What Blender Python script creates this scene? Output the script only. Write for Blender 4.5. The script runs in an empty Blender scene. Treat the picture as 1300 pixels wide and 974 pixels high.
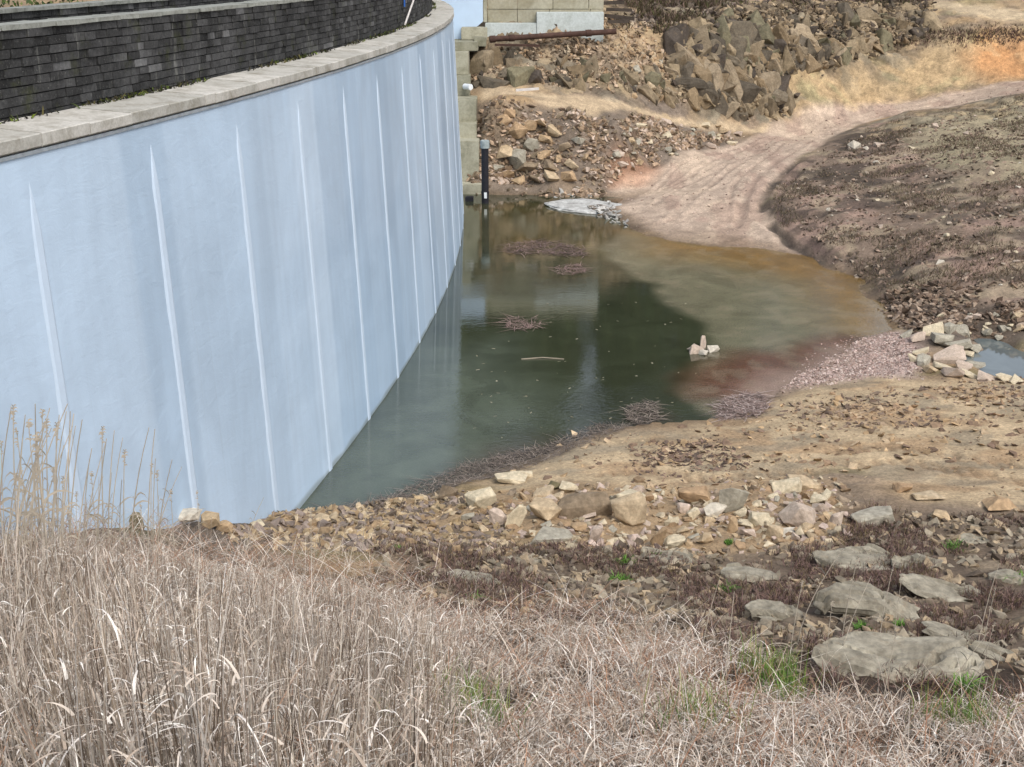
import bpy, bmesh, math
import numpy as np
from mathutils import Vector, Matrix

# ------------------------------------------------------------------ camera, sky, sun, exposure
SC = bpy.context.scene
F_PX, TH, CAM_H = 1650.0, 0.31793, 12.0
cam_d = bpy.data.cameras.new('camera'); cam = bpy.data.objects.new('camera', cam_d)
SC.collection.objects.link(cam)
cam_d.sensor_width = 36.0; cam_d.lens = 36.0 * F_PX / 1300.0; cam_d.clip_end = 2000; cam_d.clip_start = 0.1
cam.location = (0, 0, CAM_H); cam.rotation_euler = (math.pi / 2 - TH, 0, 0)
SC.camera = cam
SC.render.resolution_x, SC.render.resolution_y = 1024, 767

SUN_EL, SUN_AZ = math.radians(52), math.radians(150)     # azimuth clockwise from +Y
w = bpy.data.worlds.new('World'); SC.world = w; w.use_nodes = True
nt = w.node_tree; nt.nodes.clear()
sky = nt.nodes.new('ShaderNodeTexSky'); sky.sky_type = 'NISHITA'; sky.sun_disc = False
sky.sun_elevation = SUN_EL; sky.sun_rotation = SUN_AZ; sky.air_density = 1.0; sky.dust_density = 3.0; sky.ozone_density = 1.0
hs = nt.nodes.new('ShaderNodeHueSaturation'); hs.inputs['Saturation'].default_value = 0.5
bg = nt.nodes.new('ShaderNodeBackground'); bg.inputs['Strength'].default_value = 0.13
ow = nt.nodes.new('ShaderNodeOutputWorld')
nt.links.new(sky.outputs[0], hs.inputs['Color']); nt.links.new(hs.outputs[0], bg.inputs['Color']); nt.links.new(bg.outputs[0], ow.inputs['Surface'])
sd = bpy.data.lights.new('sun', 'SUN'); sd.energy = 1.0; sd.angle = math.radians(30); sd.color = (1.0, 0.95, 0.88)
so = bpy.data.objects.new('sun', sd); SC.collection.objects.link(so)
sdir = Vector((math.sin(SUN_AZ) * math.cos(SUN_EL), math.cos(SUN_AZ) * math.cos(SUN_EL), math.sin(SUN_EL)))
so.rotation_euler = sdir.to_track_quat('Z', 'Y').to_euler()
vs = SC.view_settings; vs.view_transform = 'Standard'; vs.look = 'None'; vs.gamma = 1.0; vs.use_curve_mapping = False
vs.exposure = 0.78

RNG = np.random.default_rng(7)

# ------------------------------------------------------------------ helpers
def srgb(r, g, b):
    c = np.array([r, g, b], float) / 255.0
    return np.where(c <= 0.04045, c / 12.92, ((c + 0.055) / 1.055) ** 2.4)

def hash3(ix, iy, iz, seed=0):
    n = (ix.astype(np.int64) * 73856093) ^ (iy.astype(np.int64) * 19349663) ^ (iz.astype(np.int64) * 83492791) ^ (seed * 2654435761 & 0xffffffff)
    n = (n ^ (n >> 13)) * 1274126177 & 0x7fffffff
    n = (n ^ (n >> 16)) * 2246822519 & 0x7fffffff
    return ((n ^ (n >> 11)) & 0xffffff) / float(0xffffff)

def vnoise(x, y, z=None, seed=0):
    if z is None: z = np.zeros_like(x)
    ix, iy, iz = np.floor(x), np.floor(y), np.floor(z)
    fx, fy, fz = x - ix, y - iy, z - iz
    fx, fy, fz = (t * t * (3 - 2 * t) for t in (fx, fy, fz))
    r = 0
    for dx in (0, 1):
        for dy in (0, 1):
            for dz in (0, 1):
                r = r + hash3(ix + dx, iy + dy, iz + dz, seed) * (fx if dx else 1 - fx) * (fy if dy else 1 - fy) * (fz if dz else 1 - fz)
    return r * 2 - 1

def fbm(x, y, z=None, seed=0, octv=4):
    if z is None: z = np.zeros_like(x)
    a, s, t = 1.0, 0, 0
    for o in range(octv):
        s = s + a * vnoise(x * 2 ** o, y * 2 ** o, z * 2 ** o, seed + o * 17); t += a; a *= 0.5
    return s / t * 1.6

def worley(x, y, z, seed=0):
    ix, iy, iz = np.floor(x), np.floor(y), np.floor(z)
    f1 = np.full(x.shape, 9.0); f2 = np.full(x.shape, 9.0); cid = np.zeros(x.shape)
    gx = np.zeros(x.shape); gy = np.zeros(x.shape); gz = np.zeros(x.shape)
    for dx in (-1, 0, 1):
        for dy in (-1, 0, 1):
            for dz in (-1, 0, 1):
                cx, cy, cz = ix + dx, iy + dy, iz + dz
                px = cx + hash3(cx, cy, cz, seed + 1); py = cy + hash3(cx, cy, cz, seed + 2); pz = cz + hash3(cx, cy, cz, seed + 3)
                d = np.sqrt((x - px) ** 2 + (y - py) ** 2 + (z - pz) ** 2)
                c = d < f1
                f2 = np.where(c, f1, np.minimum(f2, d)); f1 = np.where(c, d, f1)
                cid = np.where(c, hash3(cx, cy, cz, seed + 4), cid)
                gx = np.where(c, x - px, gx); gy = np.where(c, y - py, gy); gz = np.where(c, z - pz, gz)
    return f1, f2, cid, gx, gy, gz

def smooth(e0, e1, x):
    t = np.clip((x - e0) / (e1 - e0), 0, 1); return t * t * (3 - 2 * t)

def mesh_np(name, verts, faces=None, quads=None, col=None, mats=(), smooth_sh=False, uv=None, matidx=None):
    """verts (n,3); quads (m,4) or faces (m,3) arrays"""
    me = bpy.data.meshes.new(name)
    arr = quads if quads is not None else faces
    k = arr.shape[1]; m = len(arr)
    me.vertices.add(len(verts)); me.vertices.foreach_set('co', np.ascontiguousarray(verts, np.float32).ravel())
    me.loops.add(m * k); me.loops.foreach_set('vertex_index', np.ascontiguousarray(arr, np.int32).ravel())
    me.polygons.add(m)
    me.polygons.foreach_set('loop_start', np.arange(0, m * k, k, dtype=np.int32))
    me.polygons.foreach_set('loop_total', np.full(m, k, np.int32))
    me.polygons.foreach_set('use_smooth', np.full(m, bool(smooth_sh)))
    if matidx is not None: me.polygons.foreach_set('material_index', matidx.astype(np.int32))
    me.update(calc_edges=True)
    if col is not None:
        a = me.color_attributes.new('Col', 'FLOAT_COLOR', 'POINT')
        c4 = np.ones((len(verts), 4), np.float32); c4[:, :3] = col; a.data.foreach_set('color', c4.ravel())
    if uv is not None:
        l = me.uv_layers.new(name='UVMap'); l.data.foreach_set('uv', np.ascontiguousarray(uv[arr.ravel()], np.float32).ravel())
    for mt in mats: me.materials.append(mt)
    return me

def link(name, me, parent=None, loc=None):
    o = bpy.data.objects.new(name, me); SC.collection.objects.link(o)
    if loc is not None: o.location = loc
    if parent is not None: o.parent = parent
    return o

def tag(o, label=None, cat=None, group=None, kind=None):
    if label: o['label'] = label
    if cat: o['category'] = cat
    if group: o['group'] = group
    if kind: o['kind'] = kind
    return o

def empty(name, loc):
    o = bpy.data.objects.new(name, None); SC.collection.objects.link(o); o.location = loc; return o

def cam_ray(px, py):
    u = (px - 650) / F_PX; v = (py - 487) / F_PX
    return np.array([u, math.cos(TH) - v * math.sin(TH), -(math.sin(TH) + v * math.cos(TH))])

def at_z(px, py, z):
    d = cam_ray(px, py); t = (CAM_H - z) / -d[2]; return np.array([d[0] * t, d[1] * t, z])

def at_d(px, py, D):
    d = cam_ray(px, py); t = D / d[1]; return np.array([d[0] * t, D, CAM_H + d[2] * t])

# ------------------------------------------------------------------ materials
def newmat(name):
    m = bpy.data.materials.new(name); m.use_nodes = True
    n = m.node_tree.nodes; b = n['Principled BSDF']; b.inputs['Specular IOR Level'].default_value = 0.25
    return m, m.node_tree, b

def N(t, typ, **kw):
    n = t.nodes.new(typ)
    for k, v in kw.items():
        if k in n.inputs: n.inputs[k].default_value = v
        else: setattr(n, k, v)
    return n

def mixc(t, a, b, fac, mode='MIX'):
    m = t.nodes.new('ShaderNodeMix'); m.data_type = 'RGBA'; m.blend_type = mode
    for s, v in ((m.inputs[0], fac), (m.inputs[6], a), (m.inputs[7], b)):
        if hasattr(v, 'is_output') or hasattr(v, 'links'): t.links.new(v, s)
        elif isinstance(v, (int, float)): s.default_value = v
        else: s.default_value = (*[float(q) for q in v][:3], 1)
    return m.outputs[2]

def ramp(t, src, stops):
    r = t.nodes.new('ShaderNodeValToRGB'); el = r.color_ramp.elements
    while len(el) < len(stops): el.new(0.5)
    for e, (p, c) in zip(el, stops):
        e.position = p; e.color = (*([c] * 3 if isinstance(c, (int, float)) else [float(q) for q in c]), 1)
    t.links.new(src, r.inputs[0]); return r.outputs[0]

def noise(t, scale, detail=4, rough=0.6, vec=None, dist=0.0):
    n = N(t, 'ShaderNodeTexNoise', Scale=scale, Detail=detail, Roughness=rough, Distortion=dist)
    if vec is not None: t.links.new(vec, n.inputs['Vector'])
    return n.outputs['Fac']

def objcoord(t, scale=None):
    c = t.nodes.new('ShaderNodeTexCoord').outputs['Object']
    if scale:
        mp = t.nodes.new('ShaderNodeMapping'); mp.inputs['Scale'].default_value = scale
        t.links.new(c, mp.inputs['Vector']); return mp.outputs[0]
    return c

def bump(t, b, h, strength, dist):
    bn = N(t, 'ShaderNodeBump', Strength=strength, Distance=dist); t.links.new(h, bn.inputs['Height'])
    t.links.new(bn.outputs[0], b.inputs['Normal']); return bn

def attrcol(t, name='Col'):
    a = t.nodes.new('ShaderNodeAttribute'); a.attribute_name = name; return a.outputs['Color']

def mat_earth():
    m, t, b = newmat('earth'); oc = objcoord(t)
    c = attrcol(t)
    n1 = noise(t, 1.3, 6, 0.7, oc); c = mixc(t, c, ramp(t, n1, [(0.3, 0.66), (0.7, 1.3)]), 1.0, 'MULTIPLY')
    n2 = noise(t, 14, 4, 0.75, oc); c = mixc(t, c, ramp(t, n2, [(0.35, 0.7), (0.65, 1.25)]), 1.0, 'MULTIPLY')
    v = N(t, 'ShaderNodeTexVoronoi', Scale=9.0); t.links.new(oc, v.inputs['Vector'])
    vs_ = ramp(t, v.outputs['Color'], [(0.0, 0.78), (1.0, 1.2)]); c = mixc(t, c, vs_, 0.55, 'MULTIPLY')
    t.links.new(c, b.inputs['Base Color']); b.inputs['Roughness'].default_value = 0.9
    n3 = noise(t, 6, 8, 0.75, oc); bump(t, b, n3, 0.55, 0.06)
    return m

def mat_stone(name, tint=(1, 1, 1), rough=0.85, spots=True, use_attr=True, base=None, veins=0.25, var=0.22):
    m, t, b = newmat(name); oc = objcoord(t)
    oi = t.nodes.new('ShaderNodeObjectInfo')
    if use_attr: c = attrcol(t)
    else:
        c = mixc(t, base[0], base[1], oi.outputs['Random'])
    n0 = noise(t, 1.8, 5, 0.65, oc, 0.6); c = mixc(t, c, ramp(t, n0, [(0.32, (1 - var * 1.6, 1 - var * 1.65, 1 - var * 1.7)), (0.62, (1.1, 1.1, 1.1))]), 1.0, 'MULTIPLY')
    n1 = noise(t, 9, 6, 0.7, oc); c = mixc(t, c, ramp(t, n1, [(0.35, 0.72), (0.62, 1.15)]), 1.0, 'MULTIPLY')
    if spots:
        n2 = noise(t, 3.0, 6, 0.8, oc); c = mixc(t, c, srgb(128, 106, 78), ramp(t, n2, [(0.55, 0.0), (0.72, 0.45)]))
    t.links.new(c, b.inputs['Base Color']); b.inputs['Roughness'].default_value = rough
    n3 = noise(t, 12, 8, 0.7, oc); bump(t, b, n3, 0.5, 0.03)
    return m

def mat_plain(name, c, rough=0.7, var=0.15, scale=6, bumpd=0.0, metallic=0.0):
    m, t, b = newmat(name); oc = objcoord(t)
    n1 = noise(t, scale, 6, 0.7, oc)
    cc = mixc(t, c, ramp(t, n1, [(0.3, 1 - var * 1.5), (0.7, 1 + var)]), 1.0, 'MULTIPLY')
    t.links.new(cc, b.inputs['Base Color']); b.inputs['Roughness'].default_value = rough; b.inputs['Metallic'].default_value = metallic
    if bumpd: bump(t, b, n1, 0.5, bumpd)
    return m

def mat_grass(name, rough=0.7):
    m, t, b = newmat(name)
    t.links.new(attrcol(t), b.inputs['Base Color']); b.inputs['Roughness'].default_value = rough
    b.inputs['Specular IOR Level'].default_value = 0.2
    return m

def mat_concrete(name, a, d, scale=2.0, stain=srgb(105, 98, 78)):
    m, t, b = newmat(name); oc = objcoord(t)
    oi = t.nodes.new('ShaderNodeObjectInfo')
    c = mixc(t, a, d, oi.outputs['Random'])
    n1 = noise(t, scale, 7, 0.7, oc, 0.4); c = mixc(t, c, stain, ramp(t, n1, [(0.45, 0.0), (0.7, 0.6)]))
    n2 = noise(t, scale * 9, 5, 0.7, oc); c = mixc(t, c, ramp(t, n2, [(0.3, 0.8), (0.7, 1.1)]), 1.0, 'MULTIPLY')
    t.links.new(c, b.inputs['Base Color']); b.inputs['Roughness'].default_value = 0.88
    bump(t, b, n2, 0.35, 0.015)
    return m

def mat_masonry():
    m, t, b = newmat('masonry'); oc = objcoord(t)
    c = attrcol(t)
    n1 = noise(t, 0.9, 6, 0.7, oc, 0.5); c = mixc(t, c, ramp(t, n1, [(0.3, 0.4), (0.65, 1.25)]), 1.0, 'MULTIPLY')
    st = objcoord(t, (2.2, 2.2, 0.25)); n3 = noise(t, 1.6, 5, 0.65, st)
    c = mixc(t, c, srgb(128, 128, 122), ramp(t, n3, [(0.6, 0.0), (0.74, 0.75)]))
    n4 = noise(t, 26, 4, 0.7, oc); c = mixc(t, c, srgb(150, 150, 143), ramp(t, n4, [(0.6, 0.0), (0.75, 0.6)]))
    n5 = noise(t, 1.7, 5, 0.7, oc); c = mixc(t, c, srgb(62, 66, 34), ramp(t, n5, [(0.57, 0.0), (0.72, 0.6)]))
    n2 = noise(t, 12, 5, 0.75, oc); c = mixc(t, c, ramp(t, n2, [(0.3, 0.6), (0.7, 1.35)]), 1.0, 'MULTIPLY')
    t.links.new(c, b.inputs['Base Color']); b.inputs['Roughness'].default_value = 0.92
    bump(t, b, n2, 0.7, 0.03)
    return m

RIB_STEP = 0.0224
def mat_membrane():
    # grey-white geomembrane welded in vertical sheets; u = arc metres, v = height
    m, t, b = newmat('membrane')
    uv = t.nodes.new('ShaderNodeUVMap').outputs[0]
    sx = t.nodes.new('ShaderNodeSeparateXYZ'); t.links.new(uv, sx.inputs[0])
    c = attrcol(t)
    mp = t.nodes.new('ShaderNodeMapping'); mp.inputs['Scale'].default_value = (2.6, 0.05, 1); t.links.new(uv, mp.inputs['Vector'])
    n1 = noise(t, 1.0, 3, 0.6, mp.outputs[0]); c = mixc(t, c, ramp(t, n1, [(0.35, 0.96), (0.65, 1.02)]), 1.0, 'MULTIPLY')
    mp2 = t.nodes.new('ShaderNodeMapping'); mp2.inputs['Scale'].default_value = (0.35, 0.18, 1); t.links.new(uv, mp2.inputs['Vector'])
    n2 = noise(t, 1.0, 4, 0.6, mp2.outputs[0], 0.8); c = mixc(t, c, ramp(t, n2, [(0.38, 0.90), (0.6, 1.03)]), 1.0, 'MULTIPLY')
    mp4 = t.nodes.new('ShaderNodeMapping'); mp4.inputs['Scale'].default_value = (7.0, 0.12, 1); t.links.new(uv, mp4.inputs['Vector'])
    n5 = noise(t, 1.0, 4, 0.6, mp4.outputs[0]); c = mixc(t, c, srgb(150, 158, 160), ramp(t, n5, [(0.62, 0.0), (0.78, 0.22)]))
    n3 = noise(t, 60, 2, 0.6, uv); c = mixc(t, c, ramp(t, n3, [(0.3, 0.97), (0.7, 1.02)]), 1.0, 'MULTIPLY')
    t.links.new(c, b.inputs['Base Color']); b.inputs['Roughness'].default_value = 0.42; b.inputs['Specular IOR Level'].default_value = 0.4
    mp3 = t.nodes.new('ShaderNodeMapping'); mp3.inputs['Scale'].default_value = (1.6, 3.2, 1); mp3.inputs['Rotation'].default_value = (0, 0, 0.35); t.links.new(uv, mp3.inputs['Vector'])
    n4 = noise(t, 1.2, 5, 0.6, mp3.outputs[0], 0.5); n6 = noise(t, 26, 3, 0.6, uv); mm = N(t, 'ShaderNodeMath', operation='MULTIPLY_ADD'); t.links.new(n6, mm.inputs[0]); mm.inputs[1].default_value = .12; t.links.new(n4, mm.inputs[2]); bump(t, b, mm.outputs[0], 0.35, 0.03)
    return m

def mat_water(name, rip=0.02):
    m, t, b = newmat(name); oc = objcoord(t)
    c = attrcol(t)
    n0 = noise(t, 0.5, 5, 0.6, oc, 1.0); c = mixc(t, c, ramp(t, n0, [(0.35, 0.8), (0.65, 1.15)]), 1.0, 'MULTIPLY')
    sp = noise(t, 22, 3, 0.7, oc); spc = ramp(t, sp, [(0.38, 0.72), (0.62, 1.28)]); ra = t.nodes.new('ShaderNodeAttribute'); ra.attribute_name = 'ripple'
    c = mixc(t, c, mixc(t, c, spc, 1.0, 'MULTIPLY'), ra.outputs['Fac'])
    t.links.new(c, b.inputs['Base Color'])
    b.inputs['Roughness'].default_value = 0.02; b.inputs['IOR'].default_value = 1.52; b.inputs['Specular IOR Level'].default_value = 0.5
    a = t.nodes.new('ShaderNodeAttribute'); a.attribute_name = 'ripple'
    mp = objcoord(t, (1.0, 1.6, 1.0))
    n1 = noise(t, 5.0, 4, 0.6, mp, 0.3); n2 = noise(t, 0.9, 3, 0.5, mp)
    ad = N(t, 'ShaderNodeMath', operation='MULTIPLY'); t.links.new(n1, ad.inputs[0]); t.links.new(a.outputs['Fac'], ad.inputs[1])
    ad2 = N(t, 'ShaderNodeMath', operation='MULTIPLY_ADD'); t.links.new(n2, ad2.inputs[0]); ad2.inputs[1].default_value = 0.2; t.links.new(ad.outputs[0], ad2.inputs[2])
    bump(t, b, ad2.outputs[0], 1.0, rip)
    return m

M_EARTH = mat_earth()
M_ROCKV = mat_stone('rubble_stone')
M_GRASS = mat_grass('dry_grass')
M_LEAF = mat_grass('green_leaf', 0.55)
M_KERB = mat_concrete('kerb_concrete', srgb(176, 174, 166), srgb(196, 193, 185), 2.2, srgb(108, 100, 78))
M_CONC = mat_concrete('weathered_concrete', srgb(150, 148, 130), srgb(176, 172, 152), 0.9, srgb(88, 86, 58))
M_BEIGE = mat_concrete('beige_wall', srgb(160, 155, 136), srgb(172, 166, 146), 0.7, srgb(118, 106, 72))
M_NEWCONC = mat_concrete('pale_new_concrete', srgb(190, 198, 196), srgb(198, 204, 200), 1.2, srgb(158, 164, 156))
M_MAS = mat_masonry()
M_MEMB = mat_membrane()
M_WATER = mat_water('pond_water', 0.011)
M_BLACK = mat_plain('black_steel', srgb(38, 38, 44), 0.5, 0.2, 8)
M_GALV = mat_plain('grey_cap_metal', srgb(150, 160, 160), 0.5, 0.2, 5)
M_RUST = mat_plain('rusty_steel', srgb(78, 58, 50), 0.85, 0.35, 3, 0.01)
M_TIMBER = mat_plain('dark_timber', srgb(70, 62, 55), 0.85, 0.3, 4, 0.01)
M_PALEWOOD = mat_plain('pale_wood', srgb(205, 200, 195), 0.7, 0.12, 4)
M_BLUE = mat_plain('blue_plastic', srgb(45, 105, 190), 0.5, 0.1, 4)
M_WHITEPIPE = mat_plain('white_plastic', srgb(220, 225, 228), 0.4, 0.08, 4)
M_CLAMP = mat_plain('grey_clamp_strip', srgb(150, 158, 164), 0.5, 0.2, 6)
M_CRESTROAD = mat_concrete('crest_pavement', srgb(150, 150, 142), srgb(155, 154, 146), 1.0)

# ------------------------------------------------------------------ the dam's plan
DC, DR, BT = np.array([-168.72, 56.67]), 166.47, 0.042
def dam_pt(a, off, z, batter=True):
    r = DR - (BT * z if batter else BT * 9.4) + off
    return np.stack([DC[0] + r * np.cos(a), DC[1] + r * np.sin(a), np.broadcast_to(np.asarray(z, float), np.shape(r * np.cos(a)))], -1)

def dam_off(x, y, z=0.0):
    return np.hypot(x - DC[0], y - DC[1]) - (DR - BT * z)

# ------------------------------------------------------------------ the terrain
cp = []
def cz(px, py, z): cp.append(at_z(px, py, z))
def cd(px, py, D): cp.append(at_d(px, py, D))
def cw(x, y, z): cp.append(np.array([x, y, z], float))
# shore of the main pond
for p in [(400, 648), (470, 640), (520, 630), (560, 618), (600, 605), (650, 590), (700, 572), (760, 548), (830, 537), (900, 532), (950, 518), (985, 500), (1010, 480),
          (1050, 455), (1090, 432), (1132, 418), (1122, 385), (1095, 355), (1030, 328), (990, 320), (900, 313), (850, 306), (820, 300), (800, 290), (775, 275), (740, 268), (700, 250), (650, 243), (610, 247)]:
    cz(p[0], p[1], 0.0)
# bed of the pond: deep by the dam, shelving to the right
for p, z in [((600, 300), -2), ((600, 400), -2.5), ((600, 500), -2), ((520, 560), -1.5), ((560, 590), -.8), ((700, 300), -1.6), ((700, 400), -2.2), ((700, 500), -1.2), ((800, 400), -1.2), ((850, 330), -.4),
             ((850, 480), -1), ((950, 360), -.35), ((1000, 400), -.3), ((1050, 380), -.3), ((960, 440), -.3), ((800, 340), -.6), ((660, 270), -.8), ((900, 500), -.5), ((960, 480), -.25), ((460, 610), -.8), ((740, 540), -.3)]:
    cz(p[0], p[1], z)
cw(-8, 40, -2.5); cw(-8, 60, -2.5)
# beach, tracks
for p in [(850, 290, .12), (930, 300, .15), (990, 310, .15), (820, 260, .35), (850, 250, .6), (900, 250, .7), (950, 280, .4), (800, 228, .5), (870, 215, .95), (930, 225, .95), (900, 190, 1.25), (960, 200, 1.2),
          (960, 170, 1.6), (1010, 180, 1.6), (1060, 150, 2.1), (1100, 140, 2.4), (1150, 128, 2.9), (1150, 142, 2.8), (1200, 120, 3.3), (1200, 135, 3.2), (1300, 104, 4.3), (1300, 120, 4.2),
          (620, 118, 4.7), (620, 130, 4.5), (700, 128, 4.35), (760, 138, 3.9), (820, 146, 3.3), (880, 155, 2.5), (930, 164, 1.9)]:
    cz(*p)
# rubble bank under the left track
for p in [(612, 180, 71.5), (620, 150, 72), (640, 200, 70.5), (650, 232, 69), (700, 180, 71.0), (690, 220, 69.6), (750, 172, 71.9), (760, 205, 70.0), (800, 195, 71.6), (850, 180, 74.4), (740, 245, 68.3), (700, 155, 72.0), (750, 155, 72.8), (800, 168, 73.3)]:
    cd(*p)
for p in [(740, 133, 4.1), (740, 143, 3.9), (700, 137, 4.25), (660, 129, 4.45), (660, 118, 4.7), (780, 149, 3.65), (820, 155, 3.1), (880, 163, 2.25), (780, 137, 3.85)]:
    cz(*p)
# excavated slope and crags above the tracks
for p in [(622, 102, 74.6), (650, 105, 75.2), (650, 62, 78.4), (640, 45, 79.2), (700, 115, 75.2), (700, 90, 77), (700, 60, 78.6), (700, 44, 79), (750, 100, 77), (750, 50, 79.4), (770, 30, 80.5), (810, 125, 77.5), (810, 90, 79), (810, 50, 82), (810, 15, 86),
          (850, 138, 78.6), (850, 100, 80.2), (850, 60, 82.2), (850, 20, 87), (900, 146, 80.3), (900, 105, 81.4), (900, 60, 83), (900, 20, 87.5), (950, 152, 82.3), (950, 110, 83.2), (950, 60, 84.8), (950, 15, 90),
          (1000, 150, 84.2), (1000, 110, 85.3), (1000, 60, 86.8), (1000, 20, 91), (1080, 133, 86.3), (1080, 90, 88), (1080, 40, 91), (1080, 8, 95), (1150, 120, 88), (1150, 80, 90), (1150, 30, 94), (1150, 2, 99),
          (1230, 106, 88.5), (1230, 60, 90.5), (1230, 20, 94), (1300, 95, 89), (1300, 50, 91), (1300, 20, 94), (1300, -5, 98), (850, -5, 95), (950, -10, 97), (1050, -10, 99), (770, 0, 87)]:
    cd(*p)
# ground behind and beside
for x in (-50, -20, 5, 30, 60, 100):
    cw(x, 118, 13.5); cw(x, 145, 22); cw(x, 200, 30)
cw(-20, 90, 9); cw(-8, 86, 8); cw(-12, 78, 5)
cw(50, 92, 9.5); cw(70, 85, 10); cw(45, 84, 5.0); cw(45, 70, 4.0); cw(50, 50, 3.0); cw(50, 30, 4); cw(90, 50, 12); cw(90, 20, 14); cw(35, 20, 4); cw(30, 8, 7); cw(60, 5, 14)
# mound to the right
for p in [(1085, 165, 2.1), (1150, 152, 2.7), (1230, 140, 3.3), (1300, 127, 4.0), (1040, 200, 1.5), (1100, 200, 1.8), (1150, 200, 2.1), (1230, 200, 2.6), (1300, 200, 3.0), (1000, 235, 1.0), (985, 270, .75), (1050, 250, 1.3), (1150, 250, 1.5), (1230, 260, 1.8), (1300, 280, 2.0),
          (1010, 300, .45), (1050, 310, .6), (1100, 300, .9), (1180, 320, 1.1), (1300, 340, 1.4), (1130, 370, .35), (1180, 390, .5), (1300, 400, .8), (1140, 408, .3), (1220, 418, .45), (1300, 425, .5)]:
    cz(*p)
# second pond
for p in [(1250, 450, -.25), (1243, 462, -.1), (1262, 472, -.15), (1290, 446, -.15), (1275, 460, -.3), (1300, 458, -.3), (1330, 460, -.3), (1235, 455, .12), (1245, 436, .3), (1300, 436, .35), (1240, 480, .25), (1300, 486, .3), (1200, 450, .4), (1170, 440, .3), (1165, 470, .3), (1120, 450, .09), (1100, 470, .1), (1150, 500, .3), (1060, 480, .12)]:
    cz(*p)
# sand flat in front
for p in [(1000, 515, .2), (1060, 520, .3), (960, 545, .25), (900, 560, .3), (800, 570, .25), (740, 580, .25), (700, 600, .3), (640, 612, .2), (1150, 540, .45), (1300, 520, .55), (1300, 560, .7), (1150, 580, .6), (1000, 590, .5), (900, 600, .5), (800, 610, .5), (700, 625, .5), (620, 628, .3),
          (1300, 620, .9), (1150, 630, .85), (1000, 640, .8), (850, 650, .85), (750, 655, .85), (650, 655, .7), (580, 650, .5), (520, 655, .45), (450, 660, .55),
          (1300, 680, 1.3), (1150, 690, 1.25), (1000, 700, 1.2), (850, 710, 1.25), (700, 710, 1.2), (600, 700, 1.1), (500, 690, 1.1), (1300, 750, 2.0), (1150, 760, 2.0), (1000, 770, 2.1), (850, 780, 2.2), (700, 770, 2.1), (600, 770, 2.2), (500, 760, 2.3)]:
    cz(*p)
# bank under the camera
for p in [(1300, 850, 3.3), (1150, 850, 3.3), (1000, 850, 3.4), (850, 860, 3.7), (700, 860, 3.8), (550, 860, 3.9), (1300, 960, 4.9), (1000, 974, 5.3), (700, 974, 5.6), (450, 974, 5.9), (450, 850, 4.0), (400, 760, 2.8), (430, 700, 1.5)]:
    cz(*p)
for x, z0 in ((-6, 9.6), (0, 9.2), (7, 8.4), (16, 8.0)):
    cw(x, 4, z0 - 1.0); cw(x, 0, z0 + 1.0); cw(x, -10, z0 + 2.5); cw(x, -30, z0 + 5)
cw(-30, -20, 14); cw(-14, 0, 9); cw(-30, 20, 3); cw(-30, 50, 0); cw(16, 12, 4.3)
# where the bank meets the face of the dam
def face_z(px, py):
    zz = np.linspace(-1, 9, 400); q = np.array([at_z(px, py, z) for z in zz]); o = dam_off(q[:, 0], q[:, 1], zz)
    return float(zz[np.argmin(np.abs(o))])
for px, py in ((340, 655), (300, 662), (250, 664), (200, 668), (150, 670), (100, 676), (50, 684), (0, 694), (-60, 710)):
    z = face_z(px, py); p = at_z(px, py, z); cp.append(p); cw(p[0] - 1.2, p[1], z); 
    cp.append(at_z(px + 10, py + 30, z + 0.25))
cz(0, 760, 5.3); cz(150, 760, 4.5); cz(280, 760, 3.6); cz(0, 850, 6.1); cz(150, 850, 5.5); cz(300, 850, 4.8); cz(0, 974, 6.9); cz(200, 974, 6.5)
CP = np.array(cp)
# drop near duplicates
keep = []
for i, p in enumerate(CP):
    if all(np.hypot(*(p[:2] - CP[j][:2])) > 0.35 for j in keep): keep.append(i)
CP = CP[keep]
def _k(r): return np.sqrt(r * r + 0.25)
A = _k(np.hypot(CP[:, None, 0] - CP[None, :, 0], CP[:, None, 1] - CP[None, :, 1])); A += np.eye(len(CP)) * -0.03
nA = len(CP); Afull = np.zeros((nA + 3, nA + 3)); Afull[:nA, :nA] = A; Q = np.c_[np.ones(nA), CP[:, :2]]; Afull[:nA, nA:] = Q; Afull[nA:, :nA] = Q.T
W = np.linalg.solve(Afull, np.r_[CP[:, 2], 0, 0, 0])
def base_h(x, y):
    sh = x.shape; x = x.ravel(); y = y.ravel(); out = np.empty(len(x))
    for i in range(0, len(x), 40000):
        s = slice(i, i + 40000)
        out[s] = _k(np.hypot(x[s, None] - CP[None, :, 0], y[s, None] - CP[None, :, 1])) @ W[:nA] + W[nA] + W[nA + 1] * x[s] + W[nA + 2] * y[s]
    return out.reshape(sh)

def spaced(segs):
    out = [segs[0][0]]
    for a, b_, st in segs:
        n = max(1, int(round((b_ - a) / st))); out += list(a + (b_ - a) * np.arange(1, n + 1) / n)
    return np.array(out)
gx = spaced([(-400, -60, 20), (-60, -20, 4), (-20, -8, 0.6), (-8, 13, 0.1), (13, 34, 0.14), (34, 50, 0.4), (50, 100, 4), (100, 460, 20)])
gy = spaced([(-200, -30, 15), (-30, 4, 1.5), (4, 30, 0.1), (30, 66, 0.16), (66, 96, 0.12), (96, 125, 0.8), (125, 200, 5), (200, 700, 25)])
GX, GY = np.meshgrid(gx, gy)
B0 = base_h(GX, GY)
far = np.maximum(np.maximum(np.abs(GX) - 100, 0), np.maximum(GY - 200, 0)); B0 = np.where(far > 0, np.clip(B0, -5, 60), B0)

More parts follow.
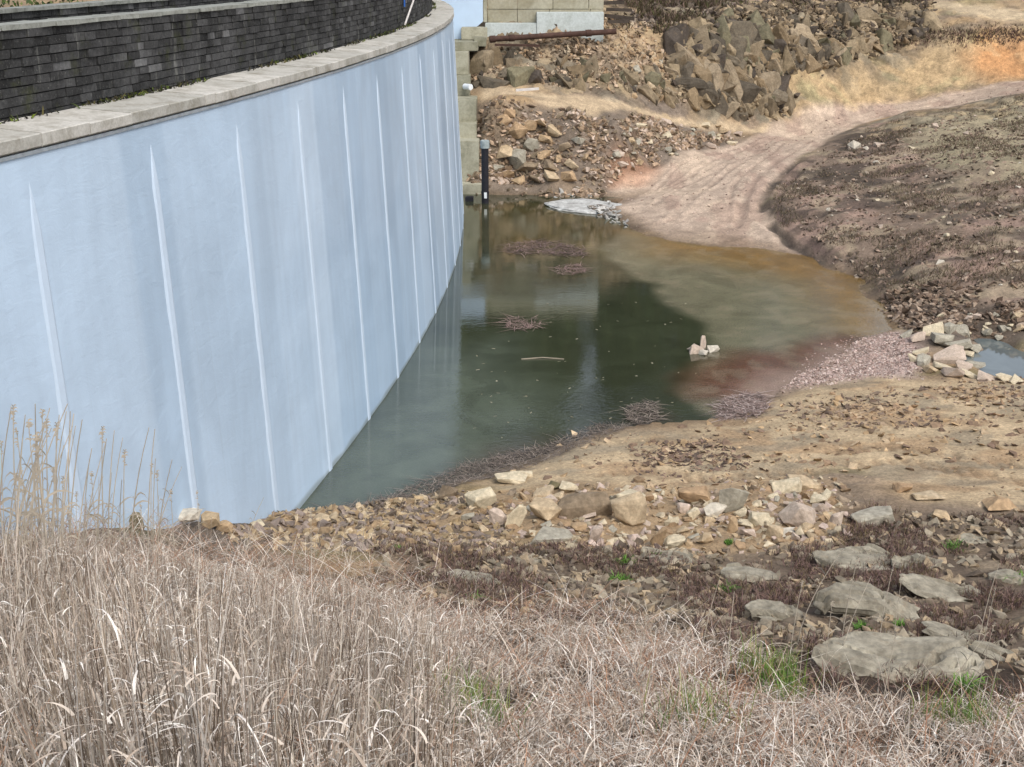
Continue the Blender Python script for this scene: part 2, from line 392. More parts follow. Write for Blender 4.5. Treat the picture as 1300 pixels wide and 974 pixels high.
def grid_sample(Z, x, y):
    x = np.asarray(x, float); y = np.asarray(y, float)
    i = np.clip(np.searchsorted(gx, x) - 1, 0, len(gx) - 2); j = np.clip(np.searchsorted(gy, y) - 1, 0, len(gy) - 2)
    tx = (x - gx[i]) / (gx[i + 1] - gx[i]); ty = (y - gy[j]) / (gy[j + 1] - gy[j])
    return Z[j, i] * (1 - tx) * (1 - ty) + Z[j, i + 1] * tx * (1 - ty) + Z[j + 1, i] * (1 - tx) * ty + Z[j + 1, i + 1] * tx * ty

_Y = np.concatenate([np.arange(5, 30, .04), np.arange(30, 110, .08)])
def ground(px, py, Z=None):
    Z = B0 if Z is None else Z
    d = cam_ray(px, py); t = _Y / d[1]; x = d[0] * t; zr = CAM_H + d[2] * t
    zt = grid_sample(Z, x, _Y); k = np.argmax(zr <= zt)
    if not (zr <= zt).any(): k = len(_Y) - 1
    return np.array([x[k], _Y[k], zt[k]])

def poly_w(pts): return np.array([ground(*p)[:2] for p in pts])
def sdist(poly, x, y):
    """signed distance to a closed plan polygon, positive inside"""
    d = np.full(x.shape, 1e9); ins = np.zeros(x.shape, bool)
    n = len(poly)
    for i in range(n):
        a = poly[i]; b_ = poly[(i + 1) % n]; e = b_ - a; L = e @ e + 1e-9
        t = np.clip(((x - a[0]) * e[0] + (y - a[1]) * e[1]) / L, 0, 1)
        d = np.minimum(d, np.hypot(x - a[0] - t * e[0], y - a[1] - t * e[1]))
        c = ((a[1] > y) != (b_[1] > y)) & (x < (b_[0] - a[0]) * (y - a[1]) / (b_[1] - a[1] + 1e-12) + a[0]); ins ^= c
    return np.where(ins, d, -d)
def ldist(poly, x, y):
    d = np.full(x.shape, 1e9)
    for a, b_ in zip(poly[:-1], poly[1:]):
        e = b_ - a; L = e @ e + 1e-9; t = np.clip(((x - a[0]) * e[0] + (y - a[1]) * e[1]) / L, 0, 1)
        d = np.minimum(d, np.hypot(x - a[0] - t * e[0], y - a[1] - t * e[1]))
    return d

ZN = {  # soil zones, outlined where they lie on the ground
 'track': [(1330, 98), (1200, 118), (1100, 133), (1010, 150), (985, 158), (955, 175), (900, 190), (850, 208), (800, 225), (770, 250), (800, 285), (850, 303), (920, 312), (990, 318), (1020, 324), (1010, 314), (985, 293), (968, 262), (975, 238), (1000, 210), (1040, 183), (1085, 160), (1130, 148), (1200, 137), (1330, 114)],
 'ltrack': [(612, 113), (700, 122), (800, 135), (900, 148), (975, 158), (985, 168), (930, 168), (850, 155), (760, 146), (700, 138), (612, 128)],
 'orange': [(772, 208), (800, 200), (835, 212), (815, 235), (780, 238)],
 'ochre': [(1330, 40), (1240, 42), (1180, 50), (1120, 75), (1060, 92), (990, 90), (985, 135), (1000, 150), (1060, 138), (1160, 124), (1330, 92)],
 'redsoil': [(1330, 48), (1255, 48), (1228, 70), (1240, 98), (1330, 88)],
 'pathtop': [(1180, 2), (1250, 8), (1330, 22), (1330, 34), (1240, 20), (1180, 12)],
 'mound': [(985, 235), (1010, 208), (1060, 178), (1110, 158), (1200, 142), (1330, 120), (1400, 300), (1330, 430), (1220, 420), (1140, 408), (1120, 375), (1080, 345), (1030, 322), (995, 295), (978, 265)],
 'moundlight': [(1120, 160), (1200, 142), (1330, 122), (1330, 235), (1260, 225), (1190, 215), (1150, 180)],
 'gravel': [(1040, 440), (1090, 428), (1140, 422), (1165, 445), (1158, 478), (1100, 478), (1020, 490), (990, 500), (1010, 470)],
 'sand': [(560, 625), (620, 605), (700, 575), (770, 550), (900, 535), (980, 512), (1020, 490), (1100, 480), (1200, 485), (1400, 490), (1400, 645), (1200, 640), (1080, 600), (980, 610), (850, 625), (740, 615), (650, 625)],
 'tan': [(380, 655), (480, 645), (560, 625), (650, 622), (740, 612), (850, 622), (980, 605), (1050, 610), (1060, 690), (950, 700), (820, 700), (650, 690), (500, 680), (380, 680)],
 'heath': [(480, 685), (650, 692), (820, 702), (950, 702), (1060, 690), (1080, 650), (1180, 645), (1400, 655), (1400, 860), (900, 800), (600, 790), (480, 760)],
}
ZP = {k: poly_w(v) for k, v in ZN.items()}
nz = fbm(GX * 0.5, GY * 0.5, seed=3, octv=5)
nf = fbm(GX * 2.0, GY * 2.0, seed=9, octv=3)
in_view = (GX > -20) & (GX < 52) & (GY > 4) & (GY < 110)
def zone(k, soft=0.5, wob=0.6):
    s = np.full(GX.shape, -50.0); m = in_view
    s[m] = sdist(ZP[k], GX[m], GY[m]); return smooth(-soft, soft, s + nz * wob)

def mixz(c, col, wgt):
    return c * (1 - wgt[..., None]) + np.asarray(col) * wgt[..., None]
COLR = np.broadcast_to(srgb(132, 116, 98), GX.shape + (3,)).copy()
# general variation of the dug hillside
big = fbm(GX * 0.16, GY * 0.3, seed=21, octv=5)
COLR = mixz(COLR, srgb(158, 134, 102), smooth(0.0, 0.6, big)); COLR = mixz(COLR, srgb(98, 88, 78), smooth(0.0, 0.6, -big))
COLR = mixz(COLR, srgb(112, 108, 70), smooth(0.25, 0.7, fbm(GX * .3, GY * .6, seed=33)) * 0.5)
upper = smooth(73, 75, GY) * smooth(3.2, 4.2, B0) * (1 - smooth(24, 30, GX))
COLR = mixz(COLR, srgb(134, 118, 98), upper * .55)
bankz = smooth(64, 67, GY) * smooth(82, 79, GY) * (GX < 15.5) * smooth(4.6, 4.0, B0); COLR = mixz(COLR, srgb(116, 104, 92), bankz * .92)
COLR = mixz(COLR, srgb(136, 118, 96), bankz * smooth(.1, .5, fbm(GX * .4, GY * .7, seed=37)) * .5)
wmound = zone('mound', .6, .3)
COLR = mixz(COLR, srgb(122, 106, 92), wmound)
mn = fbm(GX * .35, GY * .2, seed=41, octv=5)
COLR = mixz(COLR, srgb(144, 122, 108), wmound * smooth(0.0, .4, mn)); COLR = mixz(COLR, srgb(80, 70, 60), wmound * smooth(.05, .4, -mn))
COLR = mixz(COLR, srgb(148, 134, 112), wmound * smooth(.1, .4, fbm(GX * .9, GY * .8, seed=141, octv=5)) * .75); COLR = mixz(COLR, srgb(66, 58, 52), wmound * smooth(.15, .4, fbm(GX * .7, GY * 1.3, seed=143, octv=5)) * .7)
COLR = mixz(COLR, srgb(158, 148, 120), zone('moundlight', 1.5, 1.2) * 0.7)
woch = zone('ochre', .8, .8)
COLR = mixz(COLR, srgb(172, 148, 112), woch * 0.85); COLR = mixz(COLR, srgb(150, 144, 108), woch * smooth(.1, .5, fbm(GX * .5, GY * .9, seed=5)) * .6)
wred = zone('redsoil', 1.2, .8); COLR = mixz(COLR, srgb(178, 130, 86), wred * .85)
COLR = mixz(COLR, srgb(178, 160, 132), zone('pathtop', .6, .4))
wlt = zone('ltrack', .25, .15); wtr = zone('track', .35, .15)
COLR = mixz(COLR, srgb(176, 156, 128), wlt); COLR = mixz(COLR, srgb(176, 157, 139), wtr)
COLR = mixz(COLR, srgb(192, 172, 150), wtr * smooth(.1, .6, fbm(GX * .4, GY * .25, seed=8)) * .6)
COLR = mixz(COLR, srgb(150, 126, 112), wtr * smooth(.15, .6, fbm(GX * .9, GY * .35, seed=18, octv=5)) * .55)
wor = zone('orange', .6, .5); COLR = mixz(COLR, srgb(180, 118, 78), wor * .32)
wsand = zone('sand', .5, .5); COLR = mixz(COLR, srgb(176, 156, 126), wsand)
COLR = mixz(COLR, srgb(156, 130, 100), wsand * smooth(.15, .5, fbm(GX * .5, GY * .9, seed=15)) * .7)
COLR = mixz(COLR, srgb(134, 124, 106), wsand * smooth(.1, .5, fbm(GX * .8, GY * 1.6, seed=16)) * .6)
wtan = zone('tan', .3, .4); COLR = mixz(COLR, srgb(154, 132, 104), wtan * .9)
wgr = zone('gravel', .5, .3); COLR = mixz(COLR, srgb(180, 160, 150), wgr)
wh = zone('heath', .4, .5); COLR = mixz(COLR, srgb(104, 90, 76), wh * .95); COLR = mixz(COLR, srgb(138, 124, 104), wh * smooth(.1, .5, nf) * .7)
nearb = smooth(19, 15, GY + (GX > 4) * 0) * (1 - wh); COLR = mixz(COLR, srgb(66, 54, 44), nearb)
# wet margin of the ponds: a real band of dark silt
shore = smooth(0.22, 0.02, B0 + nz * .06) * (GY > 24) * (GY < 72) * (GX > -6) * (GX < 22)
COLR = mixz(COLR, srgb(108, 90, 70), shore * .6)

# ruts and machine tracks
RUTS = [([(1300, 108), (1200, 126), (1100, 140), (1030, 162), (985, 180), (950, 200), (915, 225), (880, 250), (850, 280)], .16), ([(1300, 114), (1200, 131), (1120, 145), (1060, 165), (1020, 185), (985, 205), (960, 225), (945, 255), (935, 290)], .16),
        ([(970, 172), (930, 190), (890, 200), (850, 222), (815, 250)], .14), ([(985, 175), (945, 200), (905, 220), (865, 238), (830, 262)], .13), ([(960, 182), (915, 200), (875, 226), (835, 244)], .13), ([(1000, 180), (965, 205), (930, 235), (925, 262), (880, 270), (835, 285)], .12),
        ([(1012, 205), (985, 228), (968, 250), (975, 280), (1000, 305), (1050, 335), (1090, 360), (1115, 385)], .28), ([(1030, 205), (1000, 232), (985, 255), (990, 280), (1020, 305), (1060, 330)], .16),
        ([(860, 262), (900, 262), (935, 250), (950, 232)], .1)]
DZ = np.zeros(GX.shape)
for i, (pl, wd) in enumerate(RUTS):
    d = np.full(GX.shape, 99.0); m = in_view & (GY > 45); d[m] = ldist(poly_w(pl), GX[m], GY[m]); d = d + fbm(GX * .8, GY * .5, seed=50 + i) * .14
    r_ = smooth(wd * 1.3, wd * .3, d) * (0.25 + 0.75 * smooth(-.4, .3, fbm(GX * 1.2, GY * .8, seed=70 + i)))
    DZ -= r_ * (.07 if i != 6 else .22); DZ += smooth(wd * 1.2, wd * 1.9, d) * smooth(wd * 3.2, wd * 1.9, d) * .05
    COLR = mixz(COLR, srgb(112, 94, 86) if i != 6 else srgb(66, 60, 54), r_ * (.24 if i not in (6, 7) else .85))
for pl in ([(1060, 572), (1130, 568), (1200, 578), (1300, 592)], [(1085, 588), (1150, 586), (1220, 598), (1300, 612)], [(880, 610), (960, 600), (1040, 600)], [(760, 602), (830, 598), (900, 606)], [(1100, 500), (1200, 505), (1300, 512)]):
    P_ = poly_w(pl); m = in_view & (GY < 32); d = np.full(GX.shape, 99.0); d[m] = ldist(P_, GX[m], GY[m])
    k = smooth(.32, .22, d); tr = np.sin(GX * 2 * np.pi / .33 + nf) > .2
    DZ -= k * (.03 + .035 * tr); COLR = mixz(COLR, srgb(122, 100, 76), k * (.15 + .4 * tr))

# relief
crag = smooth(0.0, 1.0, zone('ochre', 1, .3) * -1 + smooth(3.2, 4.4, B0) * (GY > 74) * (GY < 99) * (GX > -1) + 0)
crag_n = np.clip(smooth(74.5, 77, GY) * smooth(99, 92, GY) * (GX > -1.5) * (GX < 40) * (1 - .75 * woch) * (1 - wlt) * (1 - wtr) * smooth(2.0, 3.2, B0) * (1 - zone('pathtop', .6, .4)), 0, 1)
blk_w = smooth(0, 1.2, fbm(GX * .12, GY * .2, seed=91) + .55 + .6 * smooth(9, 14, GX) * smooth(24, 19, GX))
smoothz = np.maximum.reduce([wtr, wlt])
amp = .09 + .05 * wmound + .05 * wtan - .03 * smooth(66, 70, GY)
amp = amp * (1 - .8 * smoothz) * (1 - .62 * wsand) * (1 - .5 * wgr)
Zf = B0 + DZ + amp * fbm(GX * 1.1, GY * 1.1, seed=2, octv=6) * (B0 > -.5) + .015 * fbm(GX * 6, GY * 6, seed=4)
bankr = smooth(66, 69, GY) * smooth(79, 76, GY) * (GX < 14) * (1 - wlt) * (1 - wtr) * (B0 > .05)
Zf += bankr * .12 * fbm(GX * .9, GY * .9, seed=12, octv=5)
Zf = np.where((GY > 24) & (GY < 72) & (GX < 22) & (B0 > .03), np.maximum(Zf, .02), Zf)
Zf = np.where((wtr + wgr + wsand > .5) & (GY < 72), np.maximum(Zf, .03 * smooth(-.02, .1, B0)), Zf)
Zf = np.where((B0 < .03) & (GY > 24) & (GY < 72) & (GX < 22), np.where(Zf > -.02, np.where(B0 > .0, .02, -.03), Zf), Zf)
# crags: broken blocks, displaced outwards from the slope
V = np.stack([GX, GY, Zf], -1).copy()
m = crag_n > .01
f1, f2, cid, ax, ay, az = worley(GX[m] * .62 + .3 * Zf[m] + nz[m] * .5, GY[m] * .4, Zf[m] * .75 - GX[m] * .2 + nf[m] * .12, seed=5)
g1, g2, gid, bx, by, bz = worley(GX[m] * 1.5 + nf[m] * .3 + .4 * Zf[m], GY[m] * .9, Zf[m] * 1.9 + nz[m] * .4, seed=15)
h1, h2, hid, hx, hy, hz = worley(GX[m] * 5.2, GY[m] * 4, Zf[m] * 6, seed=25)
disp = (cid - .45) * 1.5 + (bx * (gid - .5)) * .2 + (ax + az) * (cid - .5) * 1.3 - smooth(.16, 0, f2 - f1) * .5
disp = disp * blk_w[m] + (gid - .5) * .30 - smooth(.14, 0, g2 - g1) * .12 + (hid - .5) * .07
lt_far = np.full(GX.shape, 9.0); lt_far[m] = -sdist(ZP['ltrack'], GX[m], GY[m]); tr_far = -sdist(ZP['track'], GX[m], GY[m])
disp *= crag_n[m] * smooth(.2, 1.4, lt_far[m]) * smooth(.2, 1.4, tr_far) * .4
V[m, 1] -= disp * .75; V[m, 2] += disp * .45
cw_ = (crag_n[m] * blk_w[m])[:, None] * .6; cc = COLR[m] * (1 - cw_) + srgb(92, 82, 68) * cw_  # earth painted darker so the gaps between blocks look shaded
tone = np.clip(.74 + .55 * gid * .6 + .35 * hid, 0, 2)[:, None]
cc = cc * tone
crk = (smooth(.12, 0, f2 - f1) * blk_w[m] * .75 + smooth(.10, 0, g2 - g1) * .5)[:, None] * crag_n[m][:, None]
cc = cc * (1 - crk) + srgb(58, 50, 42) * crk
grey = (smooth(.35, .8, cid) * blk_w[m] * .75)[:, None]; cc = cc * (1 - grey) + srgb(136, 128, 110) * grey * (0.7 + .5 * gid[:, None])
gold = (smooth(.72, .9, gid) * .4)[:, None]; cc = cc * (1 - gold) + srgb(176, 152, 116) * gold
COLR[m] = cc
# keep the earth below the dam's back and under the water next to it
ny, nx = GX.shape
idx = np.arange(ny * nx).reshape(ny, nx)
quads = np.stack([idx[:-1, :-1], idx[:-1, 1:], idx[1:, 1:], idx[1:, :-1]], -1).reshape(-1, 4)
COLR = np.clip(COLR, 0.01, .8)
me = mesh_np('ground', V.reshape(-1, 3), quads=quads, col=COLR.reshape(-1, 3), mats=[M_EARTH], smooth_sh=True)
tag(link('ground', me), kind='structure')

def gz(x, y): return grid_sample(Zf, x, y)

# ------------------------------------------------------------------ water
def smooth_in(poly, x, y, soft): return smooth(-soft, soft, sdist(poly, x, y))
def zpoly(pts, z=0.0): return np.array([at_z(p[0], p[1], z)[:2] for p in pts])
wx = np.arange(-9, 23.01, .14); wy = np.arange(22, 73, .16)
WX, WY = np.meshgrid(wx, wy)
wn = fbm(WX * .35, WY * .35, seed=61, octv=5); wn2 = fbm(WX * 1.6, WY * 1.2, seed=62, octv=4)
X2, Y2 = WX + wn * .5, WY + wn * .9
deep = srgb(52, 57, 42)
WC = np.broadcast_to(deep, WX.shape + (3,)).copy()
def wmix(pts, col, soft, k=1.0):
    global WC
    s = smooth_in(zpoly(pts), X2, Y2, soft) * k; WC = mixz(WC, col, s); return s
wmix([(370, 660), (450, 575), (520, 500), (560, 440), (640, 430), (700, 500), (640, 600), (560, 620), (470, 650)], srgb(88, 96, 84), 1.8, .85)  # paler patch beside the dam: its reflection painted into the water colour
wmix([(600, 262), (700, 256), (790, 285), (840, 320), (740, 330), (620, 320)], srgb(74, 68, 40), 2.0, .7)
shal = wmix([(755, 318), (800, 345), (850, 380), (892, 412), (900, 432), (888, 470), (880, 498), (930, 540), (1010, 520), (1100, 470), (1160, 420), (1140, 370), (1050, 315), (900, 300), (800, 290)], srgb(106, 104, 84), .45)
wmix([(800, 292), (870, 305), (960, 312), (1040, 322), (1110, 355), (1150, 400), (1130, 430), (1080, 425), (1060, 385), (990, 352), (900, 338), (835, 322)], srgb(124, 96, 52), 1.9)
wmix([(880, 470), (930, 450), (1000, 440), (1070, 420), (1110, 428), (1060, 460), (1000, 485), (940, 505), (890, 500)], srgb(94, 62, 46), .9, .95)
wmix([(960, 480), (1010, 470), (1060, 440), (1080, 450), (1030, 490), (985, 505), (955, 520), (930, 520)], srgb(150, 126, 112), .8, .8)
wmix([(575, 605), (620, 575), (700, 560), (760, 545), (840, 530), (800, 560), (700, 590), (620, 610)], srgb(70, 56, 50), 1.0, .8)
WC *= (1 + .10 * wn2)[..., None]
fl = smooth(.15, .6, wn2) * shal; WC = mixz(WC, srgb(128, 118, 98), fl * .35)
rip = .12 + .75 * shal + .25 * smooth(.1, .5, fbm(WX * .12, WY * .2, seed=66)) + .35 * smooth(40, 30, WY)
ny, nx = WX.shape; idx = np.arange(ny * nx).reshape(ny, nx)
cx_, cy_ = WX[:-1, :-1].ravel(), WY[:-1, :-1].ravel()
keepq = dam_off(cx_, cy_) > -.6
quads = np.stack([idx[:-1, :-1], idx[:-1, 1:], idx[1:, 1:], idx[1:, :-1]], -1).reshape(-1, 4)[keepq]
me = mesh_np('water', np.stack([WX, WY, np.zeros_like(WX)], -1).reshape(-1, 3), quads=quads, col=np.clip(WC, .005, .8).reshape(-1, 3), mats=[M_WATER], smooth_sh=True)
at = me.attributes.new('ripple', 'FLOAT', 'POINT'); at.data.foreach_set('value', rip.ravel().astype(np.float32))
tag(link('water', me), kind='structure')
# the second pond, a little higher
q = zpoly([(1222, 430), (1400, 430), (1400, 492), (1222, 492)], .14)
x0, x1, y0, y1 = 13.9, 24, 34.6, 42.5
px_ = np.linspace(x0, x1, 24); py_ = np.linspace(y0, y1, 20); PX, PY = np.meshgrid(px_, py_); idx = np.arange(PX.size).reshape(PX.shape)
quads = np.stack([idx[:-1, :-1], idx[:-1, 1:], idx[1:, 1:], idx[1:, :-1]], -1).reshape(-1, 4)
me = mesh_np('pond_water', np.stack([PX, PY, np.full_like(PX, .14)], -1).reshape(-1, 3), quads=quads, col=np.tile(srgb(96, 104, 104), (PX.size, 1)), mats=[M_WATER])
at = me.attributes.new('ripple', 'FLOAT', 'POINT'); at.data.foreach_set('value', np.full(PX.size, .05, np.float32))
tag(link('pond_water', me), kind='structure')

# ------------------------------------------------------------------ the dam
dam = empty('dam', (-5.0, 30.0, 0.0))
tag(dam, 'curved dam with grey-white sheeted face, concrete kerb and blackened stone parapet', 'dam')
DL = Matrix.Translation(-dam.location)
def dpart(name, me, parent=None):
    me.transform(DL); o = link(name, me, parent or dam); return o

A0, A1 = -.345, .143
na = 420; aa = np.linspace(A0, A1, na); zz = np.concatenate([np.linspace(-2.6, -.2, 8), np.linspace(-.1, .4, 14), np.linspace(.5, 9.28, 50)])
AA, ZZ = np.meshgrid(aa, zz)
ARC = (AA + .23) * 166.2
FV = dam_pt(AA, .006 * fbm(ARC * .9, ZZ * 1.8, seed=30), ZZ)
# sheets: 1.86 m wide, each with its own slight tone
sheet = np.floor(ARC / 1.86 + .32)
tone = hash3(sheet, sheet * 0 + 3, sheet * 0, 11) * .24 - .12
tone = tone - .05 * smooth(4, 22, ARC) - .015 * (np.mod(sheet, 2) == 0)
tone = np.where(ARC < 2.62, .05, tone); tone = np.where((ARC >= 2.62) & (ARC < 4.25), -.07, tone); tone = np.where((ARC >= 4.25) & (ARC < 7.4), .0 - .012 * (ARC - 4.25), tone)
tone = tone - .05 * smooth(.1, .6, fbm(ARC * .22, ZZ * .5, seed=131, octv=4)) * smooth(6, 12, ARC)
tone = tone + .05 * smooth(6, 0, ZZ + ARC * .06) - .0
FC = srgb(184, 205, 225)[None, None, :] * (1 + tone[..., None] * np.array([1.25, 1.0, .8]))
tide = (smooth(.16, .02, ZZ + .05 * vnoise(ARC * 1.3, ZZ * 0, seed=5)) * .55)[..., None]; FC = FC * (1 - tide) + srgb(112, 116, 100) * tide
idx = np.arange(AA.size).reshape(AA.shape)
quads = np.stack([idx[:-1, :-1], idx[:-1, 1:], idx[1:, 1:], idx[1:, :-1]], -1).reshape(-1, 4)
dpart('membrane_face', mesh_np('membrane_face', FV.reshape(-1, 3), quads=quads, col=FC.reshape(-1, 3), mats=[M_MEMB], smooth_sh=True, uv=np.stack([ARC, ZZ], -1).reshape(-1, 2)))

def ring_solid(name, a0, a1, prof, n, mats, col=None):
    """sweep a closed (off,z) profile along the arch, ends capped"""
    al = np.linspace(a0, a1, n); pr = np.array(prof); k = len(pr)
    v = np.concatenate([dam_pt(np.full(k, a), pr[:, 0], pr[:, 1], False) for a in al])
    bm = bmesh.new(); vv = [bm.verts.new(p) for p in v]
    for i in range(n - 1):
        for j in range(k):
            j2 = (j + 1) % k; bm.faces.new((vv[i * k + j], vv[i * k + j2], vv[(i + 1) * k + j2], vv[(i + 1) * k + j]))
    bm.faces.new(vv[:k][::-1]); bm.faces.new(vv[-k:])
    bmesh.ops.recalc_face_normals(bm, faces=bm.faces)
    me = bpy.data.meshes.new(name); bm.to_mesh(me); bm.free()
    for mt in mats: me.materials.append(mt)
    return me
dpart('dam_body', ring_solid('dam_body', A0, A1 + .006, [(-.12, 9.25), (-5.1, 9.25), (-7.5, -4), (-.12, -4)], 90, [M_CONC]))
dpart('crest_pavement', ring_solid('crest_pavement', A0, A1 + .006, [(-1.2, 9.9), (-4.8, 9.9), (-4.8, 9.26), (-1.2, 9.26)], 90, [M_CRESTROAD]))
dpart('clamp_rail', ring_solid('clamp_rail', A0, A1, [(.03, 9.262), (.03, 9.315), (-.1, 9.315), (-.1, 9.262)], 140, [M_CLAMP]))
# kerb stones
a = A0; kr = np.random.default_rng(5)
while a < A1:
    L = kr.uniform(.95, 1.5) if kr.random() > .15 else kr.uniform(.35, .6); a2 = a + L / 166
    j = kr.uniform(-.018, .018); h = kr.uniform(-.012, .012)
    me = ring_solid('kerb_stone', a + .00006, a2 - .00006, [(.02 + j, 9.335), (.05 + j, 9.36), (.05 + j, 9.52 + h), (.03 + j, 9.535 + h), (-.97, 9.60 + h), (-.97, 9.335)], 3, [M_KERB])
    if a2 > -.29: dpart('kerb_stone', me)
    else: dpart('kerb_stone', me)
    a = a2
# stone parapets: individually laid blocks
def box_v(a0, a1, o0, o1, z0, z1, jit, r):
    c = []
    for (a_, o_, z_) in ((a0, o0, z0), (a1, o0, z0), (a1, o1, z0), (a0, o1, z0), (a0, o0, z1), (a1, o0, z1), (a1, o1, z1), (a0, o1, z1)):
        c.append(dam_pt(np.array(a_ + r.uniform(-jit, jit) / 166), o_ + r.uniform(-jit, jit) * .5, z_ + r.uniform(-jit, jit) * .5, False))
    return c
BOXQ = np.array([(0, 3, 2, 1), (4, 5, 6, 7), (0, 1, 5, 4), (1, 2, 6, 5), (2, 3, 7, 6), (3, 0, 4, 7)])
def parapet(name, off_f, off_b, zb, zt, seed, course=.142):
    r = np.random.default_rng(seed); vs_, cs_ = [], []
    nc = int(round((zt - zb) / course)); ch = (zt - zb) / nc
    for k in range(nc):
        z0 = zb + k * ch + .008; z1 = zb + (k + 1) * ch - .008; a = A0 + r.uniform(0, .4) / 166
        while a < A1:
            L = r.uniform(.26, .58); a2 = a + L / 166
            pr = r.uniform(-.02, .022)
            vs_.append(box_v(a + .008 / 166, a2 - .008 / 166, off_f + pr, off_b, z0, z1, .010, r))
            g = r.uniform(48, 78); g = g * 1.35 if r.random() < .06 else g
            cs_.append(np.tile(srgb(min(g, 150), min(g * 1.0, 150), min(g * 1.0, 150)), (8, 1)))
            a = a2
    v = np.array(vs_).reshape(-1, 3); q = (np.arange(len(vs_))[:, None, None] * 8 + BOXQ[None]).reshape(-1, 4)
    o = dpart(name, mesh_np(name, v, quads=q, col=np.concatenate(cs_), mats=[M_MAS]))
    core = ring_solid('mortar', A0, A1, [(off_f - .04, zb - .1), (off_f - .04, zt - .005), (off_b + .04, zt - .005), (off_b + .04, zb - .1)], 120, [mortar])
    dpart('mortar', core, o)
    return o
mortar = mat_plain('mortar', srgb(36, 36, 36), .95, .3, 8)
par = parapet('parapet', -1.0, -1.5, 9.50, 10.93, 1)
rear = parapet('rear_parapet', -4.65, -5.1, 9.9, 10.93, 2)
M_COP = mat_concrete('coping_stone', srgb(138, 140, 134), srgb(154, 156, 148), 3.5, srgb(66, 66, 58))
for off_f, off_b, pr in ((-.97, -1.53, par), (-4.6, -5.15, rear)):
    r = np.random.default_rng(int(-off_f * 10)); a = A0; vs_ = []
    while a < A1:
        a2 = a + r.uniform(.5, .95) / 166; vs_.append(box_v(a + .00003, a2 - .00003, off_f + r.uniform(-.02, .03), off_b, 10.925, 11.0, .016, r)); a = a2
    v = np.array(vs_).reshape(-1, 3); q = (np.arange(len(vs_))[:, None, None] * 8 + BOXQ[None]).reshape(-1, 4)
    dpart('coping', mesh_np('coping', v, quads=q, mats=[M_COP]), pr)
# vertical cover strips with pointed tops
M_RIB = mat_plain('cover_strip_pvc', srgb(197, 214, 231), .42, .04, 3)
for i in range(-4, 17):
    ac = -.2300 + i * RIB_STEP
    if ac > A1 - .004: break
    hw, th_ = .15 / 166, .020; z_t = 8.9 + RNG.uniform(-.03, .03)
    bm = bmesh.new(); rows = []
    prof = [(-1, 0.0), (-.5, 1.0), (.5, 1.0), (1, 0.0)]
    for z, wd in [(-2.5, 1), (1.5, 1), (4, 1), (6.5, .98), (z_t - .75, .92), (z_t - .35, .55), (z_t, .04)]:
        rows.append([bm.verts.new(dam_pt(np.array(ac + s * hw * wd), -.004 + (th_ + .004) * t_ * (wd ** .5), z)) for s, t_ in prof])
    for r0, r1 in zip(rows[:-1], rows[1:]):
        for j in range(3): bm.faces.new((r0[j], r0[j + 1], r1[j + 1], r1[j]))
    bmesh.ops.recalc_face_normals(bm, faces=bm.faces)
    me = bpy.data.meshes.new('cover_strip'); bm.to_mesh(me); bm.free(); me.materials.append(M_RIB); dpart('cover_strip', me)

def box_me(name, x0, x1, y0, y1, z0, z1, mat, bev=.03, jit=0, seg=2, seed=0):
    bm = bmesh.new(); bmesh.ops.create_cube(bm, size=1)
    for v in bm.verts: v.co = Vector(((x0 + x1) / 2 + v.co.x * (x1 - x0), (y0 + y1) / 2 + v.co.y * (y1 - y0), (z0 + z1) / 2 + v.co.z * (z1 - z0)))
    r = np.random.default_rng(abs(int(seed)))
    if jit:
        for v in bm.verts: v.co += Vector(r.uniform(-jit, jit, 3))
    if bev: bmesh.ops.bevel(bm, geom=bm.edges[:], offset=bev, segments=seg, affect='EDGES')
    me = bpy.data.meshes.new(name); bm.to_mesh(me); bm.free(); me.materials.append(mat); return me
def XPX(px, D, z): return (px - 650) / F_PX * (D * math.cos(TH) + (CAM_H - z) * math.sin(TH))

# wing wall closing the far end, and the stepped plinth down to the water
bm = bmesh.new()
wl = [(-5.6, 80.0, 4.0), (-3.3, 80.0, 7.0), (-1.72, 80.0, 8.3), (-1.72, 80.0, 9.95), (-5.6, 80.0, 9.95)]
f = bm.faces.new([bm.verts.new(p) for p in wl]); g = bmesh.ops.extrude_face_region(bm, geom=[f])
bmesh.ops.translate(bm, vec=(0, .8, 0), verts=[e for e in g['geom'] if isinstance(e, bmesh.types.BMVert)])
bmesh.ops.recalc_face_normals(bm, faces=bm.faces)
me = bpy.data.meshes.new('wing_wall'); bm.to_mesh(me); bm.free(); me.materials.append(mat_plain('wing_sheet', srgb(188, 208, 228), .42, .04, 1.0)); dpart('wing_wall', me)
for (x0, x1, y0, y1, z0, z1) in [(-3.6, -1.55, 68.5, 70.4, -1, .52), (-3.7, -1.75, 69.6, 71.4, .50, 2.64), (-3.8, -1.9, 70.9, 72.6, 2.2, 3.38), (-3.9, -1.95, 72.0, 75.2, 3.1, 4.52),
                                 (-4.2, -2.35, 74.6, 76.4, 4.5, 5.6), (-4.3, -2.45, 75.2, 77.4, 5.6, 6.82), (-4.4, -1.95, 76.6, 80.0, 6.8, 7.3), (-3.0, -1.45, 78.6, 80.0, 7.3, 8.0), (-2.2, -1.5, 77.6, 78.8, 7.0, 7.55)]:
    dpart('plinth_block', box_me('plinth_block', x0, x1, y0, y1, z0, z1, M_CONC, .03, .02, seed=int(y0 * 10)))

